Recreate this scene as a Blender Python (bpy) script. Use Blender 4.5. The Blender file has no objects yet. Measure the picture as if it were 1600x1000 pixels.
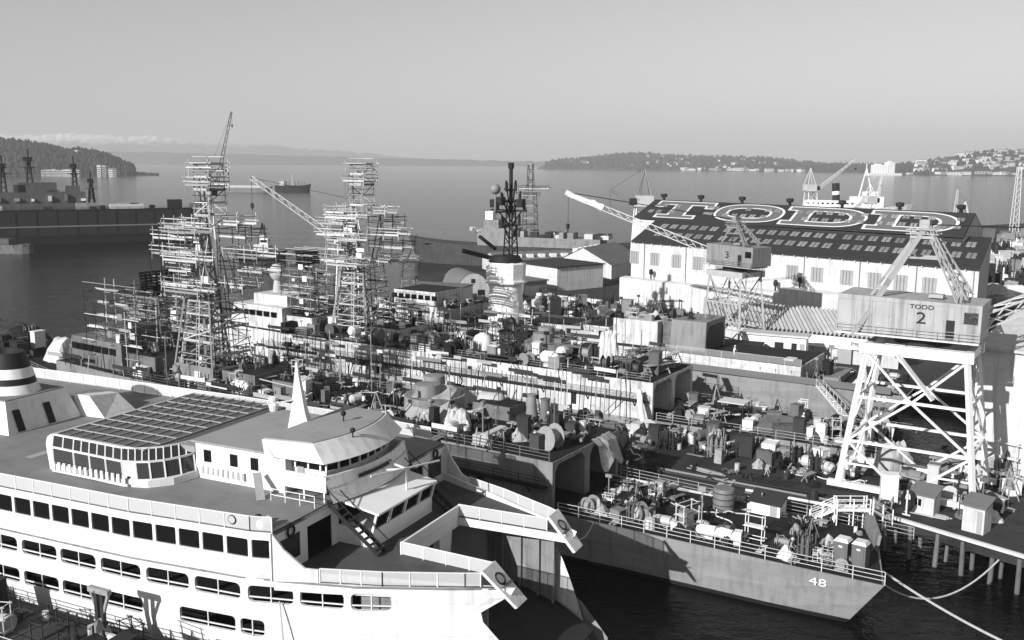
import bpy, math, random
from mathutils import Vector, Matrix, Euler
random.seed(7)
S = bpy.context.scene
R = math.radians

# ------------------------------------------------------------------ camera
FPX, HOR, CAM_H, ROLL = 1500.0, 254.0, 38.0, R(0.35)      # focal length in px of a 1600 px wide frame
PITCH = math.atan((500 - HOR) / FPX)
cam_data = bpy.data.cameras.new('camera')
cam_data.sensor_width = 36.0
cam_data.lens = 36.0 * FPX / 1600.0
cam_data.clip_start = 1.0
cam_data.clip_end = 60000.0
cam = bpy.data.objects.new('camera', cam_data)
S.collection.objects.link(cam)
cam.location = (0, 0, CAM_H)
cam.rotation_euler = (Matrix.Rotation(R(90) - PITCH, 3, 'X') @ Matrix.Rotation(ROLL, 3, 'Z')).to_euler()
S.camera = cam

# ------------------------------------------------------------------ sky, sun, exposure
SUN_EL = R(25)
LIGHT_DIR = Vector((0.669, 0.743, 0)).normalized()          # horizontal heading of the light
world = bpy.data.worlds.new('World'); S.world = world
world.use_nodes = True
wn = world.node_tree; wn.nodes.clear()
sky = wn.nodes.new('ShaderNodeTexSky'); sky.sky_type = 'NISHITA'; sky.sun_disc = False
sky.sun_elevation = SUN_EL
sky.sun_rotation = math.atan2(-LIGHT_DIR.x, -LIGHT_DIR.y)
sky.air_density = 1.8; sky.dust_density = 0.3; sky.ozone_density = 1.0; sky.altitude = 0
bw = wn.nodes.new('ShaderNodeRGBToBW')
bg = wn.nodes.new('ShaderNodeBackground'); bg.inputs['Strength'].default_value = 0.073
wo = wn.nodes.new('ShaderNodeOutputWorld')
wn.links.new(sky.outputs[0], bw.inputs[0]); wn.links.new(bw.outputs[0], bg.inputs[0]); wn.links.new(bg.outputs[0], wo.inputs[0])
sun_d = bpy.data.lights.new('sun', 'SUN'); sun_d.energy = 5.0; sun_d.angle = R(0.5); sun_d.color = (1, 1, 1)
sun = bpy.data.objects.new('sun', sun_d); S.collection.objects.link(sun)
sd = Vector((LIGHT_DIR.x * math.cos(SUN_EL), LIGHT_DIR.y * math.cos(SUN_EL), -math.sin(SUN_EL)))
sun.rotation_euler = sd.to_track_quat('-Z', 'Y').to_euler()
sun.location = (0, 0, 200)
S.view_settings.view_transform = 'Standard'; S.view_settings.look = 'None'
S.view_settings.exposure = 0.28; S.view_settings.gamma = 1.0
S.view_settings.use_curve_mapping = False
S.cycles.max_bounces = 5; S.cycles.diffuse_bounces = 2; S.cycles.glossy_bounces = 2
S.cycles.transparent_max_bounces = 12; S.cycles.volume_bounces = 0
S.cycles.use_denoising = True
S.cycles.caustics_reflective = False; S.cycles.caustics_refractive = False

# ------------------------------------------------------------------ materials (all neutral greys: a black-and-white place)
MATS = {}
def mat(name, g, rough=0.75, var=0.12, scale=0.6, streak=0.0, rnd=0.0, metal=0.0, bump=0.0, blotch=0.0, coord='Object', spec=0.3, plate=None):
    if name in MATS: return MATS[name]
    m = bpy.data.materials.new(name); m.use_nodes = True
    nt = m.node_tree; N = nt.nodes; L = nt.links
    b = N['Principled BSDF']
    b.inputs['Roughness'].default_value = rough; b.inputs['Metallic'].default_value = metal
    b.inputs['Specular IOR Level'].default_value = spec
    tc = N.new('ShaderNodeTexCoord'); out = coord
    n1 = N.new('ShaderNodeTexNoise'); n1.inputs['Scale'].default_value = scale; n1.inputs['Detail'].default_value = 6
    n1.inputs['Roughness'].default_value = 0.65
    L.new(tc.outputs[out], n1.inputs['Vector'])
    mr = N.new('ShaderNodeMapRange'); mr.inputs[1].default_value = 0.25; mr.inputs[2].default_value = 0.75
    mr.inputs[3].default_value = 1 - var; mr.inputs[4].default_value = 1 + var
    L.new(n1.outputs['Fac'], mr.inputs[0])
    val = mr.outputs[0]
    def mul(a, bsock):
        x = N.new('ShaderNodeMath'); x.operation = 'MULTIPLY'; L.new(a, x.inputs[0])
        if isinstance(bsock, float): x.inputs[1].default_value = bsock
        else: L.new(bsock, x.inputs[1])
        return x.outputs[0]
    if streak:
        mp = N.new('ShaderNodeMapping'); mp.inputs['Scale'].default_value = (1.6, 1.6, 0.12)
        L.new(tc.outputs[out], mp.inputs[0])
        n2 = N.new('ShaderNodeTexNoise'); n2.inputs['Scale'].default_value = 1.2; n2.inputs['Detail'].default_value = 5
        L.new(mp.outputs[0], n2.inputs['Vector'])
        m2 = N.new('ShaderNodeMapRange'); m2.inputs[1].default_value = 0.5; m2.inputs[2].default_value = 0.72
        m2.inputs[3].default_value = 1.0; m2.inputs[4].default_value = 1 - streak
        L.new(n2.outputs['Fac'], m2.inputs[0]); val = mul(val, m2.outputs[0])
    if blotch:
        n3 = N.new('ShaderNodeTexNoise'); n3.inputs['Scale'].default_value = 0.35; n3.inputs['Detail'].default_value = 8
        n3.inputs['Roughness'].default_value = 0.7
        L.new(tc.outputs[out], n3.inputs['Vector'])
        m3 = N.new('ShaderNodeMapRange'); m3.inputs[1].default_value = 0.52; m3.inputs[2].default_value = 0.62
        m3.inputs[3].default_value = 1.0; m3.inputs[4].default_value = 1 - blotch
        L.new(n3.outputs['Fac'], m3.inputs[0]); val = mul(val, m3.outputs[0])
    if plate:                                            # plating seams: width, height, depth of tone
        sp = N.new('ShaderNodeSeparateXYZ'); L.new(tc.outputs[out], sp.inputs[0])
        ax = N.new('ShaderNodeMath'); ax.operation = 'ADD'; L.new(sp.outputs['X'], ax.inputs[0]); L.new(sp.outputs['Y'], ax.inputs[1])
        cx_ = N.new('ShaderNodeCombineXYZ'); L.new(ax.outputs[0], cx_.inputs['X']); L.new(sp.outputs['Z'], cx_.inputs['Y'])
        bk = N.new('ShaderNodeTexBrick'); bk.inputs['Scale'].default_value = 1.0; bk.inputs['Brick Width'].default_value = plate[0]; bk.inputs['Row Height'].default_value = plate[1]
        bk.inputs['Mortar Size'].default_value = 0.035; bk.inputs['Mortar Smooth'].default_value = 0.3
        bk.inputs['Color1'].default_value = (1, 1, 1, 1); bk.inputs['Color2'].default_value = (1 - plate[2] * .4,) * 3 + (1,); bk.inputs['Mortar'].default_value = (1 - plate[2],) * 3 + (1,)
        L.new(cx_.outputs[0], bk.inputs['Vector']); bwn = N.new('ShaderNodeRGBToBW'); L.new(bk.outputs['Color'], bwn.inputs[0]); val = mul(val, bwn.outputs[0])
    if rnd:
        oi = N.new('ShaderNodeObjectInfo')
        m4 = N.new('ShaderNodeMapRange'); m4.inputs[3].default_value = 1 - rnd; m4.inputs[4].default_value = 1 + rnd
        L.new(oi.outputs['Random'], m4.inputs[0]); val = mul(val, m4.outputs[0])
    val = mul(val, float(g))
    cb = N.new('ShaderNodeCombineColor')
    for i in range(3): L.new(val, cb.inputs[i])
    L.new(cb.outputs[0], b.inputs['Base Color'])
    if bump:
        bp = N.new('ShaderNodeBump'); bp.inputs['Strength'].default_value = bump; bp.inputs['Distance'].default_value = 0.1
        L.new(n1.outputs['Fac'], bp.inputs['Height']); L.new(bp.outputs[0], b.inputs['Normal'])
    MATS[name] = m
    return m

WHITE = mat('white_paint', 0.80, 0.55, 0.05, 0.5, streak=0.06)
FERRY = mat('ferry_white_paint', 0.78, 0.5, 0.05, 0.3, streak=0.2, blotch=0.06, plate=(7.0, 2.3, .14))
OFFW = mat('weathered_white_paint', 0.52, 0.7, 0.12, 0.5, streak=0.25)
SUND = mat('deck_paint_grey', 0.20, 0.8, 0.13, 0.5, blotch=0.14)
SUNR = mat('cabin_roof_grey', 0.30, 0.8, 0.08, 0.4, blotch=0.12)
NAVY = mat('hull_grey_paint', 0.27, 0.6, 0.10, 0.3, streak=0.25, blotch=0.10, plate=(6.5, 1.6, .16))
NAVL = mat('superstructure_light_paint', 0.62, 0.65, 0.16, 0.4, streak=0.4, blotch=0.3, plate=(5.0, 2.4, .2))
NAVM = mat('superstructure_grey_paint', 0.23, 0.65, 0.15, 0.5, streak=0.3, blotch=0.25)
NAVD = mat('dark_primer_paint', 0.15, 0.65, 0.3, 0.5, streak=0.3, blotch=0.4)  # the paint's own dark grey, streaked and blotched
DECK = mat('dark_nonskid_deck', 0.013, 0.85, 0.3, 0.8, blotch=0.35)
DARK = mat('dark_steel', 0.018, 0.7, 0.25, 1.0, rnd=0.3)
BLACK = mat('black_paint', 0.012, 0.6, 0.2, 1.0)
STEEL = mat('grey_steel', 0.22, 0.55, 0.2, 1.0, rnd=0.35)
SCAF = mat('scaffold_pole', 0.42, 0.6, 0.2, 1.5, rnd=0.5)
SCAFD = mat('dark_scaffold_pole', 0.03, 0.6, 0.2, 1.5, rnd=0.4)
PLANK = mat('bleached_plank', 0.40, 0.85, 0.2, 1.4, rnd=0.55)
CRANEW = mat('crane_white_paint', 0.74, 0.55, 0.08, 0.8, streak=0.15)
CRANEG = mat('crane_grey_paint', 0.40, 0.6, 0.12, 0.6, streak=0.4, plate=(1.9, 3.4, .3))
CRANEL = mat('crane_pale_boom_paint', 0.60, 0.55, 0.1, 1.0)
ROOFD = mat('dark_roofing_felt', 0.034, 0.9, 0.15, 0.25, blotch=0.12)
ROOFM = mat('grey_roofing', 0.15, 0.85, 0.15, 0.4, blotch=0.15)
WALLW = mat('whitewashed_wall', 0.62, 0.8, 0.08, 0.25, streak=0.3, blotch=0.12, plate=(6.0, 1.3, .14))
SHUT = mat('grey_shutter', 0.33, 0.75, 0.12, 1.0)
LETF = mat('letter_grey_fill', 0.15, 0.85, 0.08, 0.5)
LETO = mat('letter_white_line', 0.8, 0.8, 0.06, 0.8)
SKYL = mat('skylight_panel', 0.27, 0.5, 0.12, 0.5, rnd=0.25)
CORR = mat('corrugated_sheet', 0.48, 0.5, 0.15, 0.6, rnd=0.12)
GROUND = mat('yard_ground_dirt', 0.035, 0.95, 0.4, 0.12, blotch=0.4, coord='Object')
TIMBER = mat('pier_timber', 0.05, 0.9, 0.3, 0.8, rnd=0.25)
PILE = mat('pile_timber', 0.16, 0.9, 0.35, 0.7, streak=0.4, rnd=0.3)
TARP = mat('pale_tarpaulin', 0.42, 0.65, 0.15, 0.8, rnd=0.25)
CRATE = mat('crate_wood', 0.36, 0.85, 0.2, 1.2, rnd=0.6)
MISC = mat('mixed_equipment_paint', 0.19, 0.6, 0.2, 1.2, rnd=0.85)
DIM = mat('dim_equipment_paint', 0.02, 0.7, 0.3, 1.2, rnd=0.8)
PALE = mat('pale_equipment_paint', 0.66, 0.6, 0.12, 1.2, rnd=0.35)
ROPE = mat('rope_fibre', 0.42, 0.9, 0.15, 4)
HILL = mat('wooded_hillside', 0.030, 0.95, 0.5, 0.012)
HILLS = mat('far_hillside', 0.05, 0.95, 0.4, 0.004)
TREE = mat('far_tree_foliage', 0.028, 0.95, 0.4, 0.05)
HOUSE = mat('far_house_wall', 0.55, 0.8, 0.1, 0.2, rnd=0.45)
HROOF = mat('far_house_roof', 0.12, 0.8, 0.1, 0.2, rnd=0.5)
SNOW = None
SKIN = mat('skin', 0.34, 0.6, 0.05, 3)
CLOTHD = mat('dark_work_cloth', 0.03, 0.9, 0.15, 3)
CLOTHW = mat('white_work_cloth', 0.70, 0.9, 0.08, 3)
CLOTHG = mat('grey_work_cloth', 0.28, 0.9, 0.1, 3)

def glass_mat(name, g, rough=0.08):
    m = bpy.data.materials.new(name); m.use_nodes = True
    b = m.node_tree.nodes['Principled BSDF']
    b.inputs['Base Color'].default_value = (g, g, g, 1); b.inputs['Roughness'].default_value = rough
    b.inputs['Specular IOR Level'].default_value = 0.5
    return m
GLASS = glass_mat('dark_window_glass', 0.006)
GLASSM = glass_mat('smoky_glazing', 0.035, 0.12)
ROOFG = glass_mat('roof_glazing', 0.085, 0.35)

def mesh_mat(name, g, alpha):
    m = bpy.data.materials.new(name); m.use_nodes = True
    nt = m.node_tree; N = nt.nodes; L = nt.links
    b = N['Principled BSDF']; b.inputs['Base Color'].default_value = (g, g, g, 1); b.inputs['Roughness'].default_value = 0.6
    t = N.new('ShaderNodeBsdfTransparent'); mx = N.new('ShaderNodeMixShader'); mx.inputs[0].default_value = alpha
    L.new(t.outputs[0], mx.inputs[1]); L.new(b.outputs[0], mx.inputs[2]); L.new(mx.outputs[0], N['Material Output'].inputs[0])
    return m
NETM = mesh_mat('white_wire_mesh', 0.75, 0.62)
NETD = mesh_mat('grey_wire_mesh', 0.35, 0.5)

# water
wm = bpy.data.materials.new('harbour_water'); wm.use_nodes = True
nt = wm.node_tree; b = nt.nodes['Principled BSDF']
b.inputs['Base Color'].default_value = (0.004, 0.004, 0.004, 1); b.inputs['Roughness'].default_value = 0.1
b.inputs['IOR'].default_value = 1.28; b.inputs['Specular IOR Level'].default_value = 0.22
tc = nt.nodes.new('ShaderNodeTexCoord')
mp = nt.nodes.new('ShaderNodeMapping'); mp.inputs['Rotation'].default_value = (0, 0, R(25)); mp.inputs['Scale'].default_value = (1, 1.9, 1)
nt.links.new(tc.outputs['Object'], mp.inputs[0])
def wnoise(sc, det):
    n = nt.nodes.new('ShaderNodeTexNoise'); n.inputs['Scale'].default_value = sc; n.inputs['Detail'].default_value = det
    n.inputs['Roughness'].default_value = 0.6
    nt.links.new(mp.outputs[0], n.inputs['Vector']); return n
wa, wb = wnoise(0.35, 4), wnoise(0.02, 5)
ad = nt.nodes.new('ShaderNodeMath'); ad.operation = 'MULTIPLY_ADD'; ad.inputs[1].default_value = 2.2
nt.links.new(wb.outputs['Fac'], ad.inputs[0]); nt.links.new(wa.outputs['Fac'], ad.inputs[2])
bp = nt.nodes.new('ShaderNodeBump'); bp.inputs['Strength'].default_value = 0.55; bp.inputs['Distance'].default_value = 0.6
nt.links.new(ad.outputs[0], bp.inputs['Height']); nt.links.new(bp.outputs[0], b.inputs['Normal'])
WATER = wm

# ------------------------------------------------------------------ builders
COL = S.collection
class MB:
    def __init__(s): s.v = []; s.f = []; s.mi = []; s.cur = 0
    def add(s, vs, fs):
        o = len(s.v); s.v += [tuple(p) for p in vs]
        for f in fs: s.f.append([i + o for i in f]); s.mi.append(s.cur)
        return s
    def slot(s, i): s.cur = i; return s
    def box(s, x0, x1, y0, y1, z0, z1):
        vs = [(x, y, z) for z in (z0, z1) for y in (y0, y1) for x in (x0, x1)]
        return s.add(vs, [(0, 2, 3, 1), (4, 5, 7, 6), (0, 1, 5, 4), (2, 6, 7, 3), (0, 4, 6, 2), (1, 3, 7, 5)])
    def beam(s, p, q, w, h=None):
        p, q = Vector(p), Vector(q); h = h or w
        d = (q - p); 
        if d.length < 1e-6: return s
        k = d.to_track_quat('Z', 'Y')
        a = k @ Vector((w / 2, 0, 0)); c = k @ Vector((0, h / 2, 0))
        vs = [p - a - c, p + a - c, p + a + c, p - a + c, q - a - c, q + a - c, q + a + c, q - a + c]
        return s.add(vs, [(3, 2, 1, 0), (4, 5, 6, 7), (0, 1, 5, 4), (1, 2, 6, 5), (2, 3, 7, 6), (3, 0, 4, 7)])
    def tube(s, p, q, r, n=7, r2=None):
        p, q = Vector(p), Vector(q); r2 = r if r2 is None else r2
        k = (q - p).to_track_quat('Z', 'Y')
        vs = []
        for c, rr in ((p, r), (q, r2)):
            for i in range(n):
                t = 2 * math.pi * i / n; vs.append(c + k @ Vector((rr * math.cos(t), rr * math.sin(t), 0)))
        fs = [(i, (i + 1) % n, n + (i + 1) % n, n + i) for i in range(n)] + [tuple(range(n - 1, -1, -1)), tuple(range(n, 2 * n))]
        return s.add(vs, fs)
    def path(s, pts, r, n=5):
        for a, c in zip(pts[:-1], pts[1:]): s.tube(a, c, r, n)
        return s
    def loft(s, rings, cap=True, closed=True):
        n = len(rings[0]); o = len(s.v); fs = []
        for r in rings: assert len(r) == n
        vs = [p for r in rings for p in r]
        for j in range(len(rings) - 1):
            for i in range(n if closed else n - 1):
                fs.append((j * n + i, j * n + (i + 1) % n, (j + 1) * n + (i + 1) % n, (j + 1) * n + i))
        if cap: fs += [tuple(range(n - 1, -1, -1)), tuple(range((len(rings) - 1) * n, len(rings) * n))]
        return s.add(vs, fs)
    def prism(s, poly, z0, z1, top=None):
        return s.loft([[(x, y, z0) for x, y in poly], [(x, y, z1) for x, y in (top or poly)]])
    def lathe(s, prof, n=16, c=(0, 0, 0), sx=1.0, sy=1.0):
        rings = [[(c[0] + sx * r * math.cos(2 * math.pi * i / n), c[1] + sy * r * math.sin(2 * math.pi * i / n), c[2] + z) for i in range(n)] for r, z in prof]
        return s.loft(rings)
    def ball(s, c, r, n=10, m=7, sz=1.0):
        prof = [(max(0.01 * r, r * math.sin(math.pi * j / m)), -r * sz * math.cos(math.pi * j / m)) for j in range(m + 1)]
        return s.lathe(prof, n, c)
    def poly(s, pts): return s.add(pts, [tuple(range(len(pts)))])
    def mesh(s, name, mats):
        me = bpy.data.meshes.new(name); me.from_pydata(s.v, [], s.f)
        if not isinstance(mats, (list, tuple)): mats = [mats]
        for m in mats: me.materials.append(m)
        if len(mats) > 1: me.polygons.foreach_set('material_index', s.mi)
        me.update(); return me
    def build(s, name, mats, parent=None, smooth=False):
        me = s.mesh(name, mats)
        if smooth:
            me.polygons.foreach_set('use_smooth', [True] * len(me.polygons))
            try: me.set_sharp_from_angle(angle=R(40))
            except Exception: pass
        return link(name, me, parent)
def link(name, data, parent=None, loc=None, rot=None, scale=None):
    o = bpy.data.objects.new(name, data); COL.objects.link(o)
    if parent: o.parent = parent
    if loc is not None: o.location = loc
    if rot is not None: o.rotation_euler = rot
    if scale is not None: o.scale = scale
    return o
def root(name, label, cat, loc=(0, 0, 0), rz=0.0, group=None):
    o = bpy.data.objects.new(name, None); COL.objects.link(o); o.location = loc; o.rotation_euler = (0, 0, rz)
    return tag(o, label, cat, group)
def tag(o, label, cat, group=None, kind=None):
    o['label'] = label
    if cat: o['category'] = cat
    if group: o['group'] = group
    if kind: o['kind'] = kind
    return o
def setting(o, label=None, kind='structure'):
    o['kind'] = kind
    if label: o['label'] = label
    return o
_unit = {}
def unit(shape, m):
    k = (shape, m.name)
    if k not in _unit:
        b = MB()
        if shape == 'box': b.box(-.5, .5, -.5, .5, -.5, .5)
        else: b.tube((0, 0, -.5), (0, 0, .5), .5, 8)
        _unit[k] = b.mesh(shape + '_' + m.name, m)
    return _unit[k]
def bar(name, p, q, w, m, parent=None, d=None, shape='box'):
    """a straight beam, pole or plank from p to q as an object of its own (shared mesh)"""
    p, q = Vector(p), Vector(q); v = q - p
    o = link(name, unit(shape, m), parent, (p + q) / 2)
    o.rotation_mode = 'QUATERNION'; o.rotation_quaternion = v.to_track_quat('Z', 'Y')
    o.scale = (w, d or w, v.length)
    return o
def rod(name, p, q, r, m, parent=None): return bar(name, p, q, 2 * r, m, parent, shape='rod')
def blk(name, x0, x1, y0, y1, z0, z1, m, parent=None):
    return link(name, unit('box', m), parent, ((x0 + x1) / 2, (y0 + y1) / 2, (z0 + z1) / 2), None, (x1 - x0, y1 - y0, z1 - z0))
def text(name, body, size, m, parent, loc, rot, sx=1.0, ext=0.01, align='CENTER'):
    c = bpy.data.curves.new(name, 'FONT'); c.body = body; c.size = size; c.extrude = ext; c.align_x = align; c.align_y = 'CENTER'
    c.materials.append(m)
    o = link(name, c, parent, loc, rot); o.scale = (sx, 1, 1); return o
class Frame:
    """a ship's or building's own axes on the ground plan"""
    def __init__(s, o, deg): s.o = Vector((o[0], o[1], 0)); s.a = R(deg)
    def w(s, x, y, z=0.0):
        c, n = math.cos(s.a), math.sin(s.a); return Vector((s.o.x + c * x - n * y, s.o.y + n * x + c * y, z))

# ================================================================== SETTING
F1 = Frame((31.7, 79.0), 147)            # frigate 48 (x forward from the transom, y towards the ferry)
S2O = F1.w(6.5, -37.0); F2 = Frame((S2O.x, S2O.y), 148)
S3O = F1.w(9.0, -65.0); F3 = Frame((S3O.x, S3O.y), 147.5)
FE = Frame((1.25, 65.3), -25.5)          # the ferry (x forward to its bow tip, y to the far side)
GZ = 3.5                                 # level of yard and pier

o = MB().poly([(-30000, -3000, 0), (30000, -3000, 0), (30000, 40000, 0), (-30000, 40000, 0)]).build('water', WATER); setting(o)

def w2(f, x, y): p = f.w(x, y); return (p.x, p.y)
yard = [(37.3, 90.9), (62.0, 62.0), (300, 20), (520, 320), (400, 640), (45, 420), (27.5, 318), (-22, 300), (-32, 252), (-28, 226),
        w2(F1, 100, -77), w2(F1, -3, -77), w2(F1, -3, -30.0), w2(F1, 118, -30.0), w2(F1, 118, -10), w2(F1, 4, -10)]
o = MB().prism(yard, 2.6, GZ).build('yard_ground', GROUND); setting(o)

def hill(name, prof, depth, m, rows=7, cols=90, jag=4.0, seed=1, snow=None):
    """prof: (bearing px, distance, height) along the crest; builds a ridge with a near slope and a back slope"""
    rr = random.Random(seed); us = [p[0] for p in prof]
    def lerp(u, k):
        for a, c in zip(prof[:-1], prof[1:]):
            if a[0] <= u <= c[0]:
                t = (u - a[0]) / (c[0] - a[0]); return a[k] + t * (c[k] - a[k])
        return prof[-1][k]
    V = []; 
    for j in range(cols + 1):
        u = us[0] + (us[-1] - us[0]) * j / cols; d = lerp(u, 1); h = lerp(u, 2); a = (u - 800) / FPX * math.cos(PITCH)
        for i in range(rows + 3):
            if i <= rows:
                t = i / rows; y = d + depth * t; z = h * (math.sin(t * math.pi / 2) ** 0.8) if i else -1
                z += rr.uniform(-1, 1) * jag * (0.3 + t) if i > 0 else 0
            else:
                y = d + depth * (1.5 if i == rows + 1 else 2.4); z = h * (0.6 if i == rows + 1 else -0.05)
            V.append((a * y, y, max(z, -1)))
    n = rows + 3; fs = [(j * n + i, (j + 1) * n + i, (j + 1) * n + i + 1, j * n + i + 1) for j in range(cols) for i in range(n - 1)]
    ob = MB().add(V, fs).build(name, m); setting(ob)
    def sample(u, t):
        j = (u - us[0]) / (us[-1] - us[0]) * cols; i = t * rows
        j0, i0 = min(int(j), cols - 1), min(int(i), rows - 1); fj, fi = j - j0, i - i0
        P = [Vector(V[(j0 + a) * n + i0 + c]) for a in (0, 1) for c in (0, 1)]
        return (P[0] * (1 - fi) + P[1] * fi) * (1 - fj) + (P[2] * (1 - fi) + P[3] * fi) * fj
    return sample
# snow-capped range far away
SNOWM = bpy.data.materials.new('snowy_range'); SNOWM.use_nodes = True
_n = SNOWM.node_tree; _b = _n.nodes['Principled BSDF']; _b.inputs['Roughness'].default_value = 0.9
_g = _n.nodes.new('ShaderNodeNewGeometry'); _s = _n.nodes.new('ShaderNodeSeparateXYZ'); _n.links.new(_g.outputs['Position'], _s.inputs[0])
_no = _n.nodes.new('ShaderNodeTexNoise'); _no.inputs['Scale'].default_value = 0.006; _no.inputs['Detail'].default_value = 6
_tc = _n.nodes.new('ShaderNodeTexCoord'); _n.links.new(_tc.outputs['Object'], _no.inputs['Vector'])
_ma = _n.nodes.new('ShaderNodeMath'); _ma.operation = 'MULTIPLY_ADD'; _ma.inputs[1].default_value = 260
_n.links.new(_no.outputs['Fac'], _ma.inputs[0]); _n.links.new(_s.outputs['Z'], _ma.inputs[2])
_mr = _n.nodes.new('ShaderNodeMapRange'); _mr.inputs[1].default_value = 400; _mr.inputs[2].default_value = 520; _mr.inputs[3].default_value = 0.10; _mr.inputs[4].default_value = 0.85
_n.links.new(_ma.outputs[0], _mr.inputs[0]); _cc = _n.nodes.new('ShaderNodeCombineColor')
for i in range(3): _n.links.new(_mr.outputs[0], _cc.inputs[i])
_n.links.new(_cc.outputs[0], _b.inputs['Base Color'])
hill('mountains', [(-120, 14000, 420), (-40, 14000, 450), (60, 14000, 440), (110, 14000, 480), (160, 14000, 468), (200, 14000, 430), (240, 14000, 445), (280, 14000, 390), (330, 14000, 330),
                   (370, 14000, 300), (410, 14000, 330), (460, 14000, 250), (540, 14000, 210), (620, 14000, 120), (700, 14000, 60)], 2600, SNOWM, 7, 110, 16, 3)
hill('far_shore', [(-120, 10500, 150), (120, 10500, 140), (240, 10500, 130), (330, 10500, 120), (440, 10500, 105), (520, 10500, 95), (560, 10500, 86), (680, 10500, 72), (800, 10500, 56), (900, 10500, 44), (1050, 10500, 40)], 900, HILLS, 5, 140, 5, 4)
head = hill('headland', [(-120, 2300, 92), (-60, 2300, 88), (0, 2300, 80), (30, 2300, 73), (60, 2300, 68), (85, 2320, 60), (105, 2330, 52), (118, 2330, 58), (150, 2340, 48), (165, 2340, 42), (178, 2350, 34), (190, 2350, 24), (200, 2350, 15), (212, 2350, 8), (228, 2350, 4), (246, 2360, 1.5)], 260, HILL, 7, 110, 2.2, 5)
magn = hill('wooded_bluff', [(838, 5700, 3), (852, 5600, 26), (872, 5600, 46), (920, 5500, 60), (960, 5400, 82), (1000, 5300, 88), (1050, 5200, 74), (1100, 5000, 66), (1150, 4900, 64), (1200, 4800, 60), (1250, 4700, 38), (1290, 4600, 26), (1340, 4500, 24), (1420, 4400, 22)], 900, HILLS, 6, 120, 2.5, 6)
qa = hill('city_hill', [(1380, 3700, 22), (1420, 3650, 34), (1450, 3600, 44), (1500, 3550, 66), (1540, 3500, 84), (1562, 3500, 90), (1600, 3450, 82), (1660, 3450, 86), (1760, 3450, 60)], 600, HILLS, 6, 80, 2.5, 8)

# woods on the far slopes: small crowns, one mass each
def woods(name, smp, u0, u1, n, r0, r1, seed, tmax=1.0):
    rr = random.Random(seed); b = MB()
    for k in range(n):
        p = smp(rr.uniform(u0, u1), rr.random() ** 0.8 * tmax); r = rr.uniform(r0, r1)
        if p.z < 1.5: continue
        b.lathe([(0.2 * r, -r), (r * 0.9, -0.1 * r), (r * 0.75, 0.7 * r), (0.1 * r, 1.35 * r * rr.uniform(.8, 1.4))], 5, (p.x, p.y, p.z + r * 0.5))
    o = b.build(name, TREE); setting(o, 'dark woods covering the far slope', 'stuff')
woods('headland_woods', head, -115, 206, 4200, 3, 9, 11)
woods('bluff_woods', magn, 850, 1400, 2200, 6, 13, 12)
woods('hillside_woods', qa, 1385, 1740, 900, 5, 11, 13)

# houses on the far slopes
hb = MB().slot(0); hb.box(-6, 6, -5, 5, -3, 5); hb.slot(1)
hb.add([(-6.5, -5.5, 5), (6.5, -5.5, 5), (6.5, 5.5, 5), (-6.5, 5.5, 5), (-6.5, 0, 8), (6.5, 0, 8)], [(0, 1, 5, 4), (2, 3, 4, 5), (0, 4, 3), (1, 2, 5)])
HM1 = hb.mesh('gabled_house', [HOUSE, HROOF])
hb = MB().slot(0); hb.box(-9, 9, -6, 6, -3, 10); hb.slot(1); hb.box(-9.3, 9.3, -6.3, 6.3, 10, 10.8)
for i in range(5):
    for j in range(3): hb.box(-8 + i * 3.6, -6.4 + i * 3.6, -6.08, -5.9, 0.5 + j * 3.1, 2.3 + j * 3.1)
HM2 = hb.mesh('flat_house', [HOUSE, HROOF])
def houses(smp, u0, u1, n, s0, s1, seed, label, grp, tmin=0.1, tmax=0.95, flat=0.3, sq=1.0):
    rr = random.Random(seed)
    for k in range(n):
        p = smp(rr.uniform(u0, u1), rr.uniform(tmin, tmax)); s = rr.uniform(s0, s1)
        if p.z < 2: continue
        o = link('hillside_house', HM2 if rr.random() < flat else HM1, None, (p.x, p.y, p.z + 2), (0, 0, rr.uniform(-.5, .5)), (s * rr.uniform(.7, 1.5), s, s * sq * rr.uniform(.7, 1.2)))
        tag(o, label, 'house', grp)
houses(magn, 880, 1270, 130, 0.8, 1.7, 21, 'tiny pale house on the wooded bluff across the water', 'houses on the far bluff')
houses(qa, 1430, 1690, 150, 1.0, 2.0, 22, 'pale house or flat on the steep city hill', 'houses on the city hill', flat=.5)
houses(head, -40, 130, 26, 0.6, 1.0, 23, 'small house among the trees on the dark headland', 'houses on the headland', tmin=.55)
houses(magn, 1060, 1260, 26, 1.2, 2.6, 24, 'low white shed along the foot of the far bluff', 'waterside sheds below the far bluff', tmin=.02, tmax=.05, flat=1, sq=.45)
houses(qa, 1395, 1600, 22, 1.2, 2.4, 25, 'low white waterfront shed below the city hill', 'waterfront sheds below the city hill', tmin=.02, tmax=.05, flat=1, sq=.45)
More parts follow.
